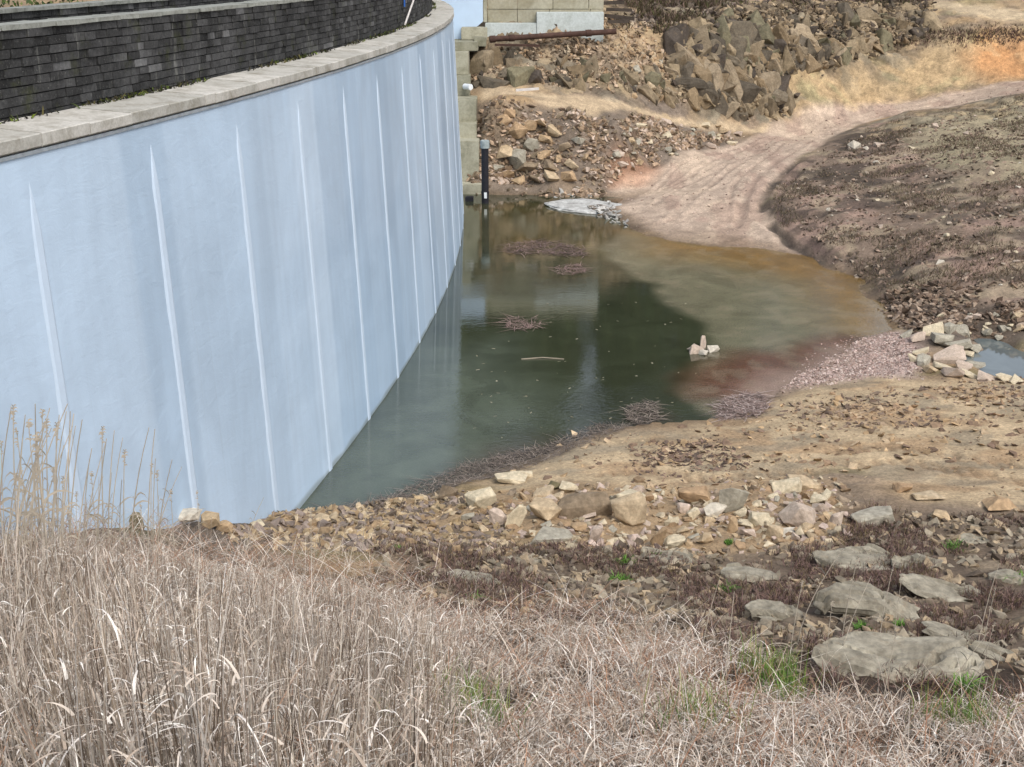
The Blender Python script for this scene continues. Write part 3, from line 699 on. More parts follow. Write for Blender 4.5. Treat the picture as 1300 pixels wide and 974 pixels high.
# ------------------------------------------------------------------ far abutment wall
ab = empty('abutment_wall', (2.0, 80.5, 7.5))
tag(ab, 'beige block retaining wall on pale concrete footing above the far bank', 'retaining wall')
def apart(name, me): me.transform(Matrix.Translation(-ab.location)); return link(name, me, ab)
r = np.random.default_rng(3)
z = 8.2
for k in range(2):
    z1 = z + .78; x = XPX(619, 80.4, z) - (.0 if k % 2 else .0)
    while x < 5.3:
        x1 = min(x + r.uniform(1.7, 2.6), 5.45); apart('wall_block', box_me('wall_block', x + .01, x1 - .01, 80.3, 81.0, z + .008, z1 - .008, M_BEIGE, .02, .008, seed=int(x * 100 + k))); x = x1
    z = z1
apart('footing', box_me('footing', XPX(616, 79.6, 8) + .0, XPX(681, 79.6, 8), 79.4, 80.25, 7.0, 8.22, M_NEWCONC, .02))
apart('footing', box_me('footing', XPX(681, 79.6, 8) + .01, XPX(766, 79.6, 8), 79.35, 80.27, 7.0, 8.84, M_NEWCONC, .02))
apart('corner_post', box_me('corner_post', -1.70, -1.48, 80.0, 80.6, 8.25, 9.8, M_CONC, .02))

# ------------------------------------------------------------------ tubes and small built things
def tube(name, pts, rad, mat, n=12, cap=True):
    pts = [Vector(p) for p in pts]; rad = rad if hasattr(rad, '__len__') else [rad] * len(pts)
    bm = bmesh.new(); rings = []
    for i, p in enumerate(pts):
        t = (pts[min(i + 1, len(pts) - 1)] - pts[max(i - 1, 0)]).normalized()
        s = t.orthogonal().normalized(); s2 = t.cross(s)
        if rings and hasattr(tube, '_s'): s = (tube._s - t * tube._s.dot(t)).normalized(); s2 = t.cross(s)
        tube._s = s
        rings.append([bm.verts.new(p + (s * math.cos(2 * math.pi * k / n) + s2 * math.sin(2 * math.pi * k / n)) * rad[i]) for k in range(n)])
    for r0, r1 in zip(rings[:-1], rings[1:]):
        for k in range(n): bm.faces.new((r0[k], r0[(k + 1) % n], r1[(k + 1) % n], r1[k]))
    if cap: bm.faces.new(rings[0][::-1]); bm.faces.new(rings[-1])
    bmesh.ops.recalc_face_normals(bm, faces=bm.faces)
    me = bpy.data.meshes.new(name); bm.to_mesh(me); bm.free(); me.materials.append(mat); return me

pz = at_z(616, 258, 0.0)
post = empty('standpipe', (pz[0], pz[1], 0))
tag(post, 'black vertical pipe with grey cap standing in the water beside the dam', 'pipe')
link('pipe', tube('pipe', [(0, 0, -2), (0, 0, 2.85)], .185, M_BLACK, 20), post)
link('cap', tube('cap', [(0, 0, 2.78), (0, 0, 2.80), (0, 0, 3.15), (0, 0, 3.19)], [.2, .235, .235, .2], M_GALV, 20), post)
link('collar', tube('collar', [(0, 0, .5), (0, 0, .62)], .205, M_BLACK, 20), post)
link('gauge_plate', box_me('gauge_plate', -.05, .09, -.21, -.19, .28, .58, M_WHITEPIPE, 0), post)

rp = empty('rusty_pipe', tuple(at_d(690, 46, 78.3)))
tag(rp, 'long rusty steel pipe lying on the bank below the pale footing', 'pipe')
a_, b_ = Vector(at_d(622, 50, 77.6)) - rp.location, Vector(at_d(782, 40, 79.0)) - rp.location
for me_, nm in ((tube('pipe', [a_, b_], .16, M_RUST, 14), 'pipe'),): link(nm, me_, rp)
for t_ in (.02, .17, .78):
    c_ = a_.lerp(b_, t_); e_ = (b_ - a_).normalized() * .16; link('flange', tube('flange', [c_ - e_, c_ + e_], .205, M_RUST, 14), rp)
p0, p1 = at_d(628, 57, 77.2), at_d(685, 58, 77.3)
tag(link('steel_beam', tube('steel_beam', [p0, p1], .09, M_RUST, 4)), 'short dark rusty beam lying under the long rusty pipe', 'beam')
p0, p1 = at_d(655, 117, 73.2), at_d(684, 115, 73.4)
me = tube('plank', [tuple(p0 + (0, 0, .1)), tuple(p1 + (0, 0, .1))], .09, M_PALEWOOD, 4); tag(link('plank', me), 'pale plank lying at the edge of the upper track', 'plank')
p0 = at_d(590, 110, 74.4); tag(link('outlet_pipe', tube('outlet_pipe', [p0, p0 + np.array([.35, -.35, 0])], .17, M_WHITEPIPE, 16)), 'short white pipe stub poking out between the dam and stepped blocks', 'pipe')
p0 = at_z(596, 256, .0); tag(link('inlet_box', box_me('inlet_box', p0[0] - .22, p0[0] + .2, p0[1], p0[1] + .5, -.5, .22, M_BLACK, .03)), 'small black box half sunk in the water at the foot of the dam', 'box')
# timbers right of the abutment wall
for k, (x0, y0, x1, y1, D, rd) in enumerate([(768, 20, 805, 24, 81.5, .16), (770, 12, 802, 13, 82.5, .14), (766, 4, 792, 3, 83.2, .15), (770, 28, 798, 27, 80.6, .14)]):
    p0, p1 = at_d(x0, y0, D), at_d(x1, y1, D + .3)
    tag(link('timber_baulk', tube('timber_baulk', [p0, p1], rd, M_TIMBER, 4)), 'dark timber baulk in the stack beyond the right end of the abutment wall', 'timber', 'stacked dark timbers by the abutment wall')
# pale pole and blue strap on the parapet
ap = None
def dam_at(px, off, z):   # where the arch line (off, z) crosses picture column px
    al = np.linspace(-.3, .1, 4000); P = dam_pt(al, off, z, False); zc = P[:, 1] * math.cos(TH) + (CAM_H - z) * math.sin(TH)
    return P[np.argmin(np.abs(650 + F_PX * P[:, 0] / zc - px))]
p0, p1 = dam_at(514, -.75, 9.95), dam_at(536, -.88, 11.25)
tag(link('leaning_pole', tube('leaning_pole', [p0 + (0, 0, -.2), p1], .035, M_PALEWOOD, 8)), 'pale thin pole leaning against the dark stone parapet', 'pole')
p0 = dam_at(513, -.93, 11.03)
tag(link('blue_strap', box_me('blue_strap', -.02, .02, -.09, .09, -.75, .02, M_BLUE, .01), loc=tuple(p0)), 'blue strap hanging over the face of the parapet', 'strap')

# ------------------------------------------------------------------ rocks
def ico(sub):
    bm = bmesh.new(); bmesh.ops.create_icosphere(bm, subdivisions=sub, radius=1)
    bm.verts.ensure_lookup_table(); v = np.array([q.co[:] for q in bm.verts]); f = np.array([[q.index for q in p.verts] for p in bm.faces]); bm.free(); return v, f
ICO = {s: ico(s) for s in (1, 2, 3, 4, 5)}
def rock_verts(sub, r, cuts=9, rough=.04, flat=0.0):
    v, f = ICO[sub]; v = np.sign(v) * np.abs(v) ** .74
    q = r.normal(size=3) * .25; v = v @ np.array(Matrix.Rotation(q[0], 3, 'X') @ Matrix.Rotation(q[1], 3, 'Y')).T
    for _ in range(cuts):
        n = r.normal(size=3); n /= np.linalg.norm(n); c = r.uniform(.6, 1.0); d = v @ n; v -= np.maximum(0, d - c)[:, None] * n
    n = np.array([0, 0, 1.0]);  n = n + r.normal(size=3) * .15; n /= np.linalg.norm(n); c = r.uniform(.45, .65); d = v @ n; v -= np.maximum(0, d - c)[:, None] * n
    v += rough * np.stack([vnoise(v[:, 0] * 3 + 10 * i, v[:, 1] * 3, v[:, 2] * 3, seed=int(r.integers(1e6))) for i in range(3)], -1)
    v -= (v.max(0) + v.min(0)) / 2; v /= (v.max(0) - v.min(0)) / 2
    return v, f

def hull_rock(r, npts=12, sub=0, rough=.03):
    """an angular broken stone: the hull of a few points in a box, finely roughened"""
    bm = bmesh.new()
    p = r.uniform(-1, 1, (npts, 3)); k = np.abs(p).max(1); p = p / k[:, None] * r.uniform(.72, 1.0, (npts, 1))
    for q in p: bm.verts.new(q)
    bmesh.ops.convex_hull(bm, input=bm.verts[:])
    bmesh.ops.delete(bm, geom=[v for v in bm.verts if not v.link_faces], context='VERTS')
    if sub:
        bmesh.ops.bevel(bm, geom=bm.edges[:], offset=.035, segments=1, affect='EDGES')
        bmesh.ops.triangulate(bm, faces=bm.faces[:])
        bmesh.ops.subdivide_edges(bm, edges=bm.edges[:], cuts=sub, use_grid_fill=True)
    bmesh.ops.triangulate(bm, faces=bm.faces[:])
    bm.verts.ensure_lookup_table(); bm.verts.index_update(); v = np.array([q.co[:] for q in bm.verts]); f = np.array([[q.index for q in pp.verts] for pp in bm.faces]); bm.free()
    if sub:
        sd_ = int(r.integers(1e6)); v = v + rough * np.stack([fbm(v[:, 0] * 2.5 + 10 * i, v[:, 1] * 2.5, v[:, 2] * 2.5, seed=sd_ + i) for i in range(3)], -1)
    v = v - (v.max(0) + v.min(0)) / 2; v = v / ((v.max(0) - v.min(0)) / 2)
    return v, f
STONE = {}
def stone_mat(key, a, b_, **kw):
    STONE[key] = mat_stone('stone_' + key, use_attr=False, base=(a, b_), **kw)
stone_mat('tan', srgb(186, 164, 132), srgb(190, 172, 144))
stone_mat('cream', srgb(196, 184, 158), srgb(204, 190, 162), spots=False, var=.15)
stone_mat('orange', srgb(180, 156, 124), srgb(174, 146, 114))
stone_mat('pink', srgb(184, 168, 152), srgb(192, 174, 158), spots=False, var=.12)
stone_mat('grey', srgb(160, 154, 138), srgb(172, 166, 150), spots=False)
stone_mat('ledge', srgb(150, 144, 128), srgb(158, 152, 136), var=.3)
stone_mat('brown', srgb(132, 116, 96), srgb(146, 130, 108))
stone_mat('white', srgb(202, 194, 178), srgb(196, 188, 172), spots=False, var=.12)
stone_mat('moss', srgb(112, 108, 80), srgb(122, 112, 86))

def place_rock(px, py, wpx, hpx, mat, label, rng, rot=None, deep=.8, tilt=0.0, group=None, name='boulder', cat='boulder', sub=4, cuts=11, tilt_x=0.0, lift=1.05, sink=.40):
    """px,py = middle of the stone's foot; wpx,hpx its size as measured on the photograph"""
    g = ground(px, py, Zf); dist = math.sqrt(g[0] ** 2 + g[1] ** 2 + (CAM_H - g[2]) ** 2)
    wd = wpx / F_PX * dist; ht = hpx / F_PX * dist
    v, f_ = rock_verts(sub, rng, cuts=cuts, rough=.035) if name == 'rock_ledge' else hull_rock(rng, 40 if wpx > 70 else int(rng.integers(14, 22)), 3, .035)
    dy = wd * deep
    # visible height = true height*cos + depth*sin(view)
    dep = math.asin((CAM_H - g[2]) / dist); hz = max((ht - dy * math.sin(dep) * .5) / math.cos(dep), ht * .62) * lift
    v = v * np.array([wd / 2, dy / 2, hz / 2])
    if name == 'rock_ledge':
        an = np.arctan2(v[:, 1] / dy, v[:, 0] / wd); sd_ = int(rng.integers(1e5))
        k_ = 1 + .22 * vnoise(np.cos(an) * 1.6 + 5, np.sin(an) * 1.6, seed=sd_) + .05 * vnoise(np.cos(an) * 5, np.sin(an) * 5, seed=sd_ + 1)
        v[:, :2] *= k_[:, None]
        e1, e2, ci_, q1_, q2_, q3_ = worley(v[:, 0] * 1.1 + .3 * vnoise(v[:, 0] * 2, v[:, 1] * 2), v[:, 1] * 2.4, v[:, 0] * 0, seed=sd_)
        v[:, 2] += ((ci_ - .5) * .16 - .07 * smooth(.10, 0, e2 - e1)) * (v[:, 2] > 0) + .035 * fbm(v[:, 0] * 3, v[:, 1] * 4, seed=sd_ + 2) + .10 * vnoise(v[:, 0] * .9, v[:, 1] * 1.1, seed=sd_ + 3)
    R_ = Matrix.Rotation(tilt, 3, 'Y') @ Matrix.Rotation(tilt_x, 3, 'X'); v = v @ np.array(R_).T
    me = mesh_np(name, v, faces=f_, mats=[STONE[mat]])
    o = link(name, me, loc=(g[0], g[1] + dy * .3, g[2] + hz * sink)); o.rotation_euler.z = rng.uniform(-.3, .3) if rot is None else rot
    tag(o, label, cat, group); return o
rr = np.random.default_rng(12)
BOULDERS = [
 (611, 647, 40, 26, 'cream', 'smooth pale cream boulder propped up at the left end of the row', .7, -.35), (569, 634, 24, 20, 'brown', 'tan wedge of stone standing right at the dam end of the shore', .7, .3),
 (632, 668, 24, 24, 'pink', 'pinkish grey rounded stone left of the upright cream slab', .8, 0), (655, 672, 26, 32, 'cream', 'upright cream slab stone beside the pinkish rounded one', .4, .35),
 (693, 662, 46, 26, 'tan', 'tan angular block at the left end of the long brown boulder', .8, .1), (742, 658, 78, 36, 'brown', 'longest brown boulder with a dark hollow under its right end', .55, -.18),
 (796, 646, 44, 26, 'cream', 'cream block behind the big tilted tan slab', .7, .1), (803, 668, 50, 44, 'tan', 'big tilted tan slab right of the longest brown boulder', .4, -.5),
 (723, 626, 26, 14, 'cream', 'small cream stone behind the longest brown boulder', .8, 0), (704, 622, 20, 12, 'moss', 'small greenish stone at the sand edge behind the tan block', .8, 0),
 (835, 697, 18, 32, 'orange', 'narrow orange-tan shard standing upright', .5, .25), (857, 700, 28, 20, 'cream', 'cream stone right of the upright orange shard', .8, 0),
 (880, 642, 48, 26, 'orange', 'yellow-orange flat-topped block in the middle of the pile', .7, .12), (927, 652, 40, 36, 'grey', 'broad grey-cream slab leaning behind a white stone', .4, .3),
 (907, 660, 32, 22, 'white', 'white angular stone in front of the broad grey slab', .7, .3), (930, 677, 14, 22, 'orange', 'small upright orange stone under the grey slab', .6, 0),
 (1000, 628, 40, 20, 'cream', 'cream wedge block at the back right of the pile', .6, -.3), (1022, 622, 44, 18, 'tan', 'flat tan block at the back right behind the cream wedge', .7, 0),
 (1018, 670, 50, 32, 'pink', 'largest white-pink boulder at the right end of the pile', .7, .3), (965, 669, 30, 20, 'cream', 'pointed cream stone left of the white-pink boulder', .7, 0),
 (983, 684, 26, 18, 'tan', 'tan wedge stone below the white-pink boulder', .6, .4), (1003, 681, 36, 8, 'white', 'thin flat white slab under the white-pink boulder', .7, 0),
 (698, 690, 66, 16, 'grey', 'long flat grey slab in front of the tan block', .7, .05), (757, 688, 20, 22, 'pink', 'squat pinkish stone below the longest brown boulder', .8, 0), (735, 676, 22, 12, 'orange', 'small orange stone under the longest brown boulder', .8, 0),
 (648, 614, 46, 16, 'cream', 'flat cream slab lying at the water edge', .8, .08), (690, 632, 28, 16, 'tan', 'flat tan stone on the sand behind the cream slab', .8, 0), (667, 606, 22, 12, 'cream', 'small pale stone by the flat cream slab at the shore', .8, 0),
 (240, 668, 30, 22, 'white', 'white-cream boulder on the crest of the bank against the dam', .8, 0), (266, 672, 28, 22, 'tan', 'tan boulder beside the white one on the bank crest', .8, -.2), (174, 672, 18, 22, 'moss', 'mossy brown stone on the bank crest left of the white boulder', .8, 0),
 (284, 676, 24, 16, 'orange', 'low tan stone right of the two boulders on the bank crest', .8, 0), (324, 672, 24, 12, 'cream', 'flat cream stone at the bank edge where the water begins', .8, 0), (410, 664, 26, 10, 'tan', 'flat tan stone at the foot of the bank near the dam', .8, 0),
 (1110, 668, 62, 26, 'grey', 'low grey dome of stone right of the boulder pile', .8, 0), (1062, 668, 20, 18, 'pink', 'small round pink stone left of the low grey dome', .8, 0), (1195, 662, 28, 14, 'tan', 'tan stone on the sand edge near the right side', .8, 0), (1275, 648, 44, 18, 'orange', 'orange-brown slab at the right edge of the sand', .8, .1),
 (1148, 626, 26, 12, 'orange', 'orange stone in the row at the far side of the dark scrub', .8, 0), (1180, 636, 40, 10, 'tan', 'long flat tan stone lying on the sand flat', .7, 0), (895, 690, 22, 14, 'tan', 'small tan stone near the green weed', .8, 0), (880, 660, 20, 16, 'cream', 'small cream block between orange block and white stone', .8, 0),
 (868, 652, 18, 14, 'pink', 'small pink block under the yellow-orange block', .8, 0), (950, 682, 20, 12, 'pink', 'small pink stone left of the tan wedge', .8, 0), (820, 640, 22, 14, 'orange', 'orange stone right behind the tilted slab', .8, 0), (1040, 640, 22, 12, 'cream', 'cream stone behind the white-pink boulder', .8, 0),
 (620, 636, 16, 10, 'tan', 'small tan stone right of the smooth cream boulder', .8, 0), (595, 660, 18, 10, 'grey', 'small grey stone in the gravel below the smooth cream boulder', .8, 0),
]
for px, py, wd, ht, mt, lab, dp, tl in BOULDERS: place_rock(px, py, wd * .92, ht, mt, lab, rr, deep=dp, tilt=tl, sub=4 if wd > 30 else 3)
SLABS = [
 (1100, 722, 120, 24, 'long grey bedrock hump at the back of the ledges', .6, .05), (1108, 782, 140, 52, 'sloping pale ledge falling to the right above the dark hollow', .5, .22), (1140, 862, 215, 60, 'widest flat grey bedrock slab at the front of the ledges', .6, .03),
 (1200, 762, 110, 34, 'grey ledge right of the sloping pale one', .5, .25), (1215, 818, 84, 24, 'narrow pale ledge above the widest slab on its right', .5, .2), (1275, 838, 80, 24, 'tilted grey ledge at the right picture edge', .5, .35), (986, 788, 74, 20, 'small grey slab left of the ledges in the dry grass', .6, .0),
 (950, 740, 70, 16, 'low grey slab left behind the bedrock hump', .6, 0), (600, 742, 74, 28, 'grey-tan slab half buried in the scrub at left centre', .7, .1), (665, 716, 50, 18, 'pale grey slab just left below the boulder row', .7, 0), (850, 716, 74, 12, 'thin grey slab in the scrub below the orange shard', .6, .05),
 (590, 790, 60, 18, 'grey slab showing between dry grass tufts', .7, 0), (1165, 722, 60, 14, 'short grey ledge behind the sloping pale one', .6, .1), (1240, 690, 40, 14, 'grey slab near the green weed at right', .6, 0), (1285, 740, 46, 18, 'rounded grey slab at the right edge beside green weed', .6, 0)]
for px, py, wd, ht, lab, dp, tl in SLABS: place_rock(px, py, wd * .95, ht, 'ledge', lab, rr, deep=dp, tilt=tl, name='rock_ledge', cat='rock ledge', sub=5, cuts=9, rot=-.15, lift=.62, sink=.06)
for px, py, wd, ht, mt, lab in [(884, 447, 22, 12, 'pink', 'long pink stone of the islet in the pond'), (893, 441, 16, 18, 'pink', 'tallest upright pink stone of the islet in the pond'), (905, 446, 16, 10, 'white', 'right pale stone of the islet in the pond'), (893, 450, 14, 8, 'white', 'front pale stone of the islet in the pond'), (878, 444, 12, 6, 'pink', 'leftmost small pink stone of the islet in the pond')]:
    g = at_z(px, py, 0); v, f_ = hull_rock(rr, 14, 2); sc_ = 45 / F_PX
    sc_ = math.sqrt(g[1] ** 2 + 144) / F_PX
    v = v * np.array([wd / 2, wd / 2.6, max(ht, 8) / 1.7]) * sc_
    ob = link('boulder', mesh_np('boulder', v, faces=f_, mats=[STONE[mt]]), loc=(g[0], g[1], .02 + ht * sc_ * .15)); ob.rotation_euler = (rr.uniform(-.3, .3), rr.uniform(-.4, .4), rr.uniform(0, 3)); tag(ob, lab, 'boulder')

# repeated rocks: prototypes copied, all individuals
def proto(mats, n, rng, sub=3):
    out = []
    for m_ in mats:
        for k in range(n):
            v, f_ = hull_rock(rng, int(rng.integers(10, 16)), 2); out.append(mesh_np('rock', v, faces=f_, mats=[STONE[m_]]))
    return out
PR_A = proto(['cream', 'tan', 'pink', 'grey'], 3, rr); PR_B = proto(['tan', 'brown', 'grey', 'orange'], 3, rr); PR_W = proto(['white', 'cream', 'pink'], 2, rr)
def scatter_rocks(spots, protos, label, group, rng, flat=.6):
    for (px, py, s) in spots:
        g = ground(px, py, Zf); dist = math.sqrt(g[0] ** 2 + g[1] ** 2 + (CAM_H - g[2]) ** 2); w_ = s / F_PX * dist / 2 * .88
        o = link('rock', protos[int(rng.integers(len(protos)))], loc=(g[0], g[1], g[2] + w_ * .25))
        o.scale = (w_ * rng.uniform(.8, 1.2), w_ * rng.uniform(.7, 1.0), w_ * flat * rng.uniform(.7, 1.2)); o.rotation_euler = (rng.uniform(-.5, .5), rng.uniform(-.5, .5), rng.uniform(0, 6.28))
        tag(o, label, 'rock', group)
def spots_poly(poly, n, smin, smax, rng, pw=1.5):
    poly = np.array(poly, float); lo, hi = poly.min(0), poly.max(0); out = []
    while len(out) < n:
        p = rng.uniform(lo, hi)
        if sdist(poly, np.array([p[0]]), np.array([p[1]]))[0] > 0: out.append((p[0], p[1], smin + (smax - smin) * rng.random() ** pw))
    return out
r2 = np.random.default_rng(44)
scatter_rocks([(1165, 432, 26), (1185, 424, 30), (1205, 420, 24), (1222, 424, 26), (1195, 436, 34), (1215, 445, 40), (1205, 458, 38), (1168, 450, 20), (1172, 462, 24), (1182, 472, 24), (1160, 458, 18), (1228, 455, 26), (1238, 466, 22), (1222, 470, 32), (1210, 478, 30), (1232, 480, 26), (1252, 482, 24), (1275, 484, 22), (1150, 428, 20), (1238, 445, 18), (1290, 486, 20), (1195, 470, 26)], PR_A, 'pale stone in the rim between the gravel bar and the small pond', 'rim stones around the small pond', r2, .45)
scatter_rocks(spots_poly([(1170, 405), (1300, 395), (1300, 432), (1240, 432), (1180, 415)], 22, 8, 18, r2), PR_A, 'pale stone strewn on the mud just beyond the small pond', 'stones beyond the small pond', r2)
scatter_rocks([(655, 170, 30), (672, 165, 26), (690, 160, 30), (705, 170, 24), (640, 195, 28), (655, 205, 34), (670, 215, 28), (690, 200, 22), (700, 215, 26), (712, 205, 22), (645, 225, 26), (660, 232, 24), (680, 232, 22), (700, 228, 26), (716, 190, 20), (735, 180, 20), (726, 214, 20), (722, 228, 24), (636, 160, 24), (648, 148, 20), (740, 205, 22), (632, 215, 20), (676, 188, 24), (694, 182, 20)], PR_B, 'big broken rock in the heap between the standpipe and the white-washed shore', 'broken rocks heaped above the far shore', r2, .6)
scatter_rocks(spots_poly([(780, 160), (860, 155), (950, 168), (945, 182), (880, 192), (800, 215), (770, 205), (790, 185)], 42, 7, 17, r2), PR_A, 'pale broken stone lying in the bank between the two tracks', 'stones between the tracks', r2)
scatter_rocks(spots_poly([(800, 60), (900, 40), (1000, 50), (990, 140), (900, 140), (800, 125)], 34, 6, 15, r2), PR_B, 'loose rock lodged in the dug cliff above the upper track', 'rocks in the dug cliff', r2, .9)
scatter_rocks(spots_poly([(1030, 190), (1150, 160), (1300, 150), (1300, 390), (1150, 380), (1050, 300)], 30, 4, 12, r2, 2.5), PR_W, 'small white stone scattered on the brown mound', 'white stones on the mound', r2)
scatter_rocks([(1112, 186, 16), (1085, 188, 18)], PR_W, 'larger white stone at the top left edge of the mound', 'two white stones at the mound edge', r2)

scatter_rocks(spots_poly([(640, 640), (690, 618), (800, 622), (900, 625), (1000, 612), (1050, 625), (1045, 680), (960, 692), (840, 695), (720, 690), (650, 675)], 66, 9, 26, r2), PR_A, 'small buff stone lying between the larger boulders of the row', 'small stones of the boulder row', r2, .5)
# white-washed rock at the water's edge
g = ground(748, 262, Zf); v, f_ = rock_verts(4, rr, cuts=5, rough=.08); v += .05 * fbm(v[:, 0] * 4, v[:, 1] * 4, v[:, 2] * 4, seed=3)[:, None]
me = mesh_np('washed_rock', v * np.array([2.3, 1.6, .15]), faces=f_, mats=[mat_stone('washed_stone', use_attr=False, base=(srgb(186, 186, 182), srgb(190, 190, 186)), spots=False, var=.28)])
o = link('washed_rock', me, loc=(at_z(748, 262, .05)[0], at_z(748, 262, .05)[1], .02)); o.rotation_euler = (0, 0, -.7)
tag(o, 'low whitish cement-washed rock at the far water edge by the pink track', 'rock')

# rubble too numerous to count
def rubble(name, label, poly, n, smin, smax, cols, rng, world=False, flat=.6, pw=2.2, cat='rubble', zoff=.0):
    P = poly_w(poly) if not world else np.array(poly); lo, hi = P.min(0), P.max(0); pts = []
    while len(pts) < n:
        q_ = rng.uniform(lo, hi, (n * 2, 2)); ins = sdist(P, q_[:, 0], q_[:, 1]) + rng.normal(size=len(q_)) * .35 > 0; dens = fbm(q_[:, 0] * .7, q_[:, 1] * .7, seed=77) + rng.uniform(-.6, .9, len(q_)) > 0
        if not name.startswith('track'):
            for zk_ in ('ltrack', 'track'): ins &= sdist(ZP[zk_], q_[:, 0], q_[:, 1]) < -.25 + rng.normal(size=len(q_)) * .12
        pts += list(q_[ins & dens])
    pts = np.array(pts[:n]); pts = pts[dam_off(pts[:, 0], pts[:, 1], 3) > .1]; n = len(pts)
    protos = [hull_rock(rng, int(rng.integers(8, 13))) for _ in range(16)]
    s = smin + (smax - smin) * rng.random(n) ** pw; z_ = gz(pts[:, 0], pts[:, 1])
    vs_, fs_, cs_ = [], [], []; off = 0
    pid = rng.integers(0, 16, n); ang = rng.uniform(0, 6.28, n); tl = rng.normal(size=(n, 2)) * .35
    sc3 = np.stack([s, s * rng.uniform(.5, .9, n), s * flat * rng.uniform(.4, 1.1, n)], -1) / 2
    cols = np.array(cols); ci = cols[rng.integers(0, len(cols), n)] * rng.uniform(.75, 1.2, (n, 1))
    for i in range(n):
        v, f_ = protos[pid[i]]; v = v * sc3[i]; ca, sa = math.cos(ang[i]), math.sin(ang[i])
        v = np.stack([v[:, 0] * ca - v[:, 1] * sa, v[:, 0] * sa + v[:, 1] * ca, v[:, 2] + v[:, 0] * tl[i, 0] + v[:, 1] * tl[i, 1]], -1)
        vs_.append(v + (pts[i, 0], pts[i, 1], z_[i] + sc3[i, 2] * .35 + zoff)); fs_.append(f_ + off); off += len(v); cs_.append(np.broadcast_to(ci[i], (len(v), 3)))
    me = mesh_np(name, np.concatenate(vs_), faces=np.concatenate(fs_), col=np.concatenate(cs_), mats=[M_ROCKV])
    tag(link(name, me), label, cat, kind='stuff')
S = srgb
def rock_face(name, label, polys, rng, cols):
    POOL = [hull_rock(rng, int(rng.integers(9, 15)), 2, .06) for _ in range(30)]
    vs_, fs_, cs_ = [], [], []; off = 0
    for poly, n, smin, smax in polys:
        for (px, py, s_) in spots_poly(poly, n, smin, smax, rng, 1.6):
            g = ground(px, py, Zf); v, f_ = POOL[int(rng.integers(len(POOL)))]; sz = s_ / 2
            v = v * np.array([sz * rng.uniform(.45, 1.1), sz * rng.uniform(.7, 1.1), sz * rng.uniform(.5, 1.5)])
            M3 = np.array(Matrix.Rotation(rng.normal() * .35 - .3, 3, 'Y') @ Matrix.Rotation(rng.normal() * .3, 3, 'X') @ Matrix.Rotation(rng.normal() * .5, 3, 'Z'))
            v = v @ M3.T + (g[0], g[1] + sz * .45, g[2] - sz * .05)
            c = np.array(cols[int(rng.integers(len(cols)))]) * rng.uniform(.7, 1.1)
            vs_.append(v); fs_.append(f_ + off); off += len(v); cs_.append(np.broadcast_to(c, (len(v), 3)))
    tag(link(name, mesh_np(name, np.concatenate(vs_), faces=np.concatenate(fs_), col=np.concatenate(cs_), mats=[M_ROCKV])), label, 'rock', kind='structure')
rock_face('rock_cliff', 'fractured rock outcrop above the junction of the tracks', [
    ([(850, 55), (900, 42), (990, 45), (1000, 90), (992, 142), (940, 145), (880, 128), (850, 100)], 420, .5, 2.4),
    ([(1000, 40), (1080, 22), (1180, 18), (1190, 38), (1110, 62), (1060, 86), (1000, 90)], 260, .4, 1.9),
    ([(880, 20), (1000, 5), (1180, 5), (1180, 25), (1000, 42), (880, 45)], 150, .4, 1.2),
    ([(760, 100), (850, 90), (880, 135), (820, 128)], 60, .4, 1.3), ([(600, 84), (700, 78), (760, 92), (740, 112), (600, 110)], 60, .5, 1.8)],
    np.random.default_rng(5), [S(134, 120, 98), S(116, 106, 90), S(150, 134, 108), S(96, 88, 76), S(140, 122, 96), S(158, 142, 118), S(116, 110, 88), S(82, 74, 66)])
r3 = np.random.default_rng(8)
rubble('washed_stones', 'cement-whitened stones around the low whitish rock on the far shore', [(700, 250), (745, 240), (772, 258), (802, 290), (775, 292), (730, 272)], 420, .08, .5, [S(196, 194, 188), S(160, 158, 152), S(176, 172, 166), S(120, 114, 106)], r3, flat=.5)
rubble('shore_rubble', 'tan and grey stone chips along the near bank by the dam', [(300, 668), (380, 650), (480, 645), (560, 628), (650, 655), (650, 700), (520, 700), (400, 700), (300, 690)], 4600, .05, .28, [S(170, 150, 118), S(150, 128, 100), S(142, 128, 118), S(186, 168, 140), S(110, 98, 86)], r3)
rubble('pile_rubble', 'broken tan stones filling the gaps of the boulder row', [(620, 650), (660, 625), (760, 618), (860, 622), (1000, 605), (1070, 612), (1075, 690), (950, 705), (820, 705), (650, 700)], 1700, .05, .28, [S(170, 148, 118), S(192, 178, 152), S(154, 130, 102), S(178, 160, 148), S(150, 134, 114)], r3)
rubble('scrub_rubble', 'small grey stones among the dark scrub', [(480, 690), (700, 700), (1060, 690), (1150, 650), (1330, 655), (1330, 870), (1000, 860), (700, 790), (500, 770)], 7000, .04, .26, [S(128, 116, 100), S(150, 140, 122), S(104, 92, 80), S(164, 146, 120)], r3)
rubble('sand_stones', 'scattered flat stones on the sand flat', [(640, 610), (780, 552), (980, 520), (1330, 495), (1330, 650), (1100, 610), (900, 625)], 1100, .04, .3, [S(176, 150, 116), S(140, 118, 96), S(120, 100, 84), S(190, 168, 138)], r3, flat=.35, pw=3)
rubble('driftline_stones', 'band of dark broken chips across the sand', [(800, 590), (840, 560), (900, 560), (950, 580), (900, 605), (820, 612)], 900, .04, .18, [S(120, 100, 88), S(146, 124, 104), S(90, 78, 70)], r3, flat=.4)
rubble('ridge_stones', 'band of flat brown stones along the near edge of the gravel bar', [(960, 530), (1000, 510), (1330, 485), (1330, 530), (1150, 545), (1000, 545)], 1300, .04, .24, [S(136, 118, 102), S(166, 146, 122), S(112, 96, 84), S(170, 142, 112)], r3, flat=.4, pw=2.6)
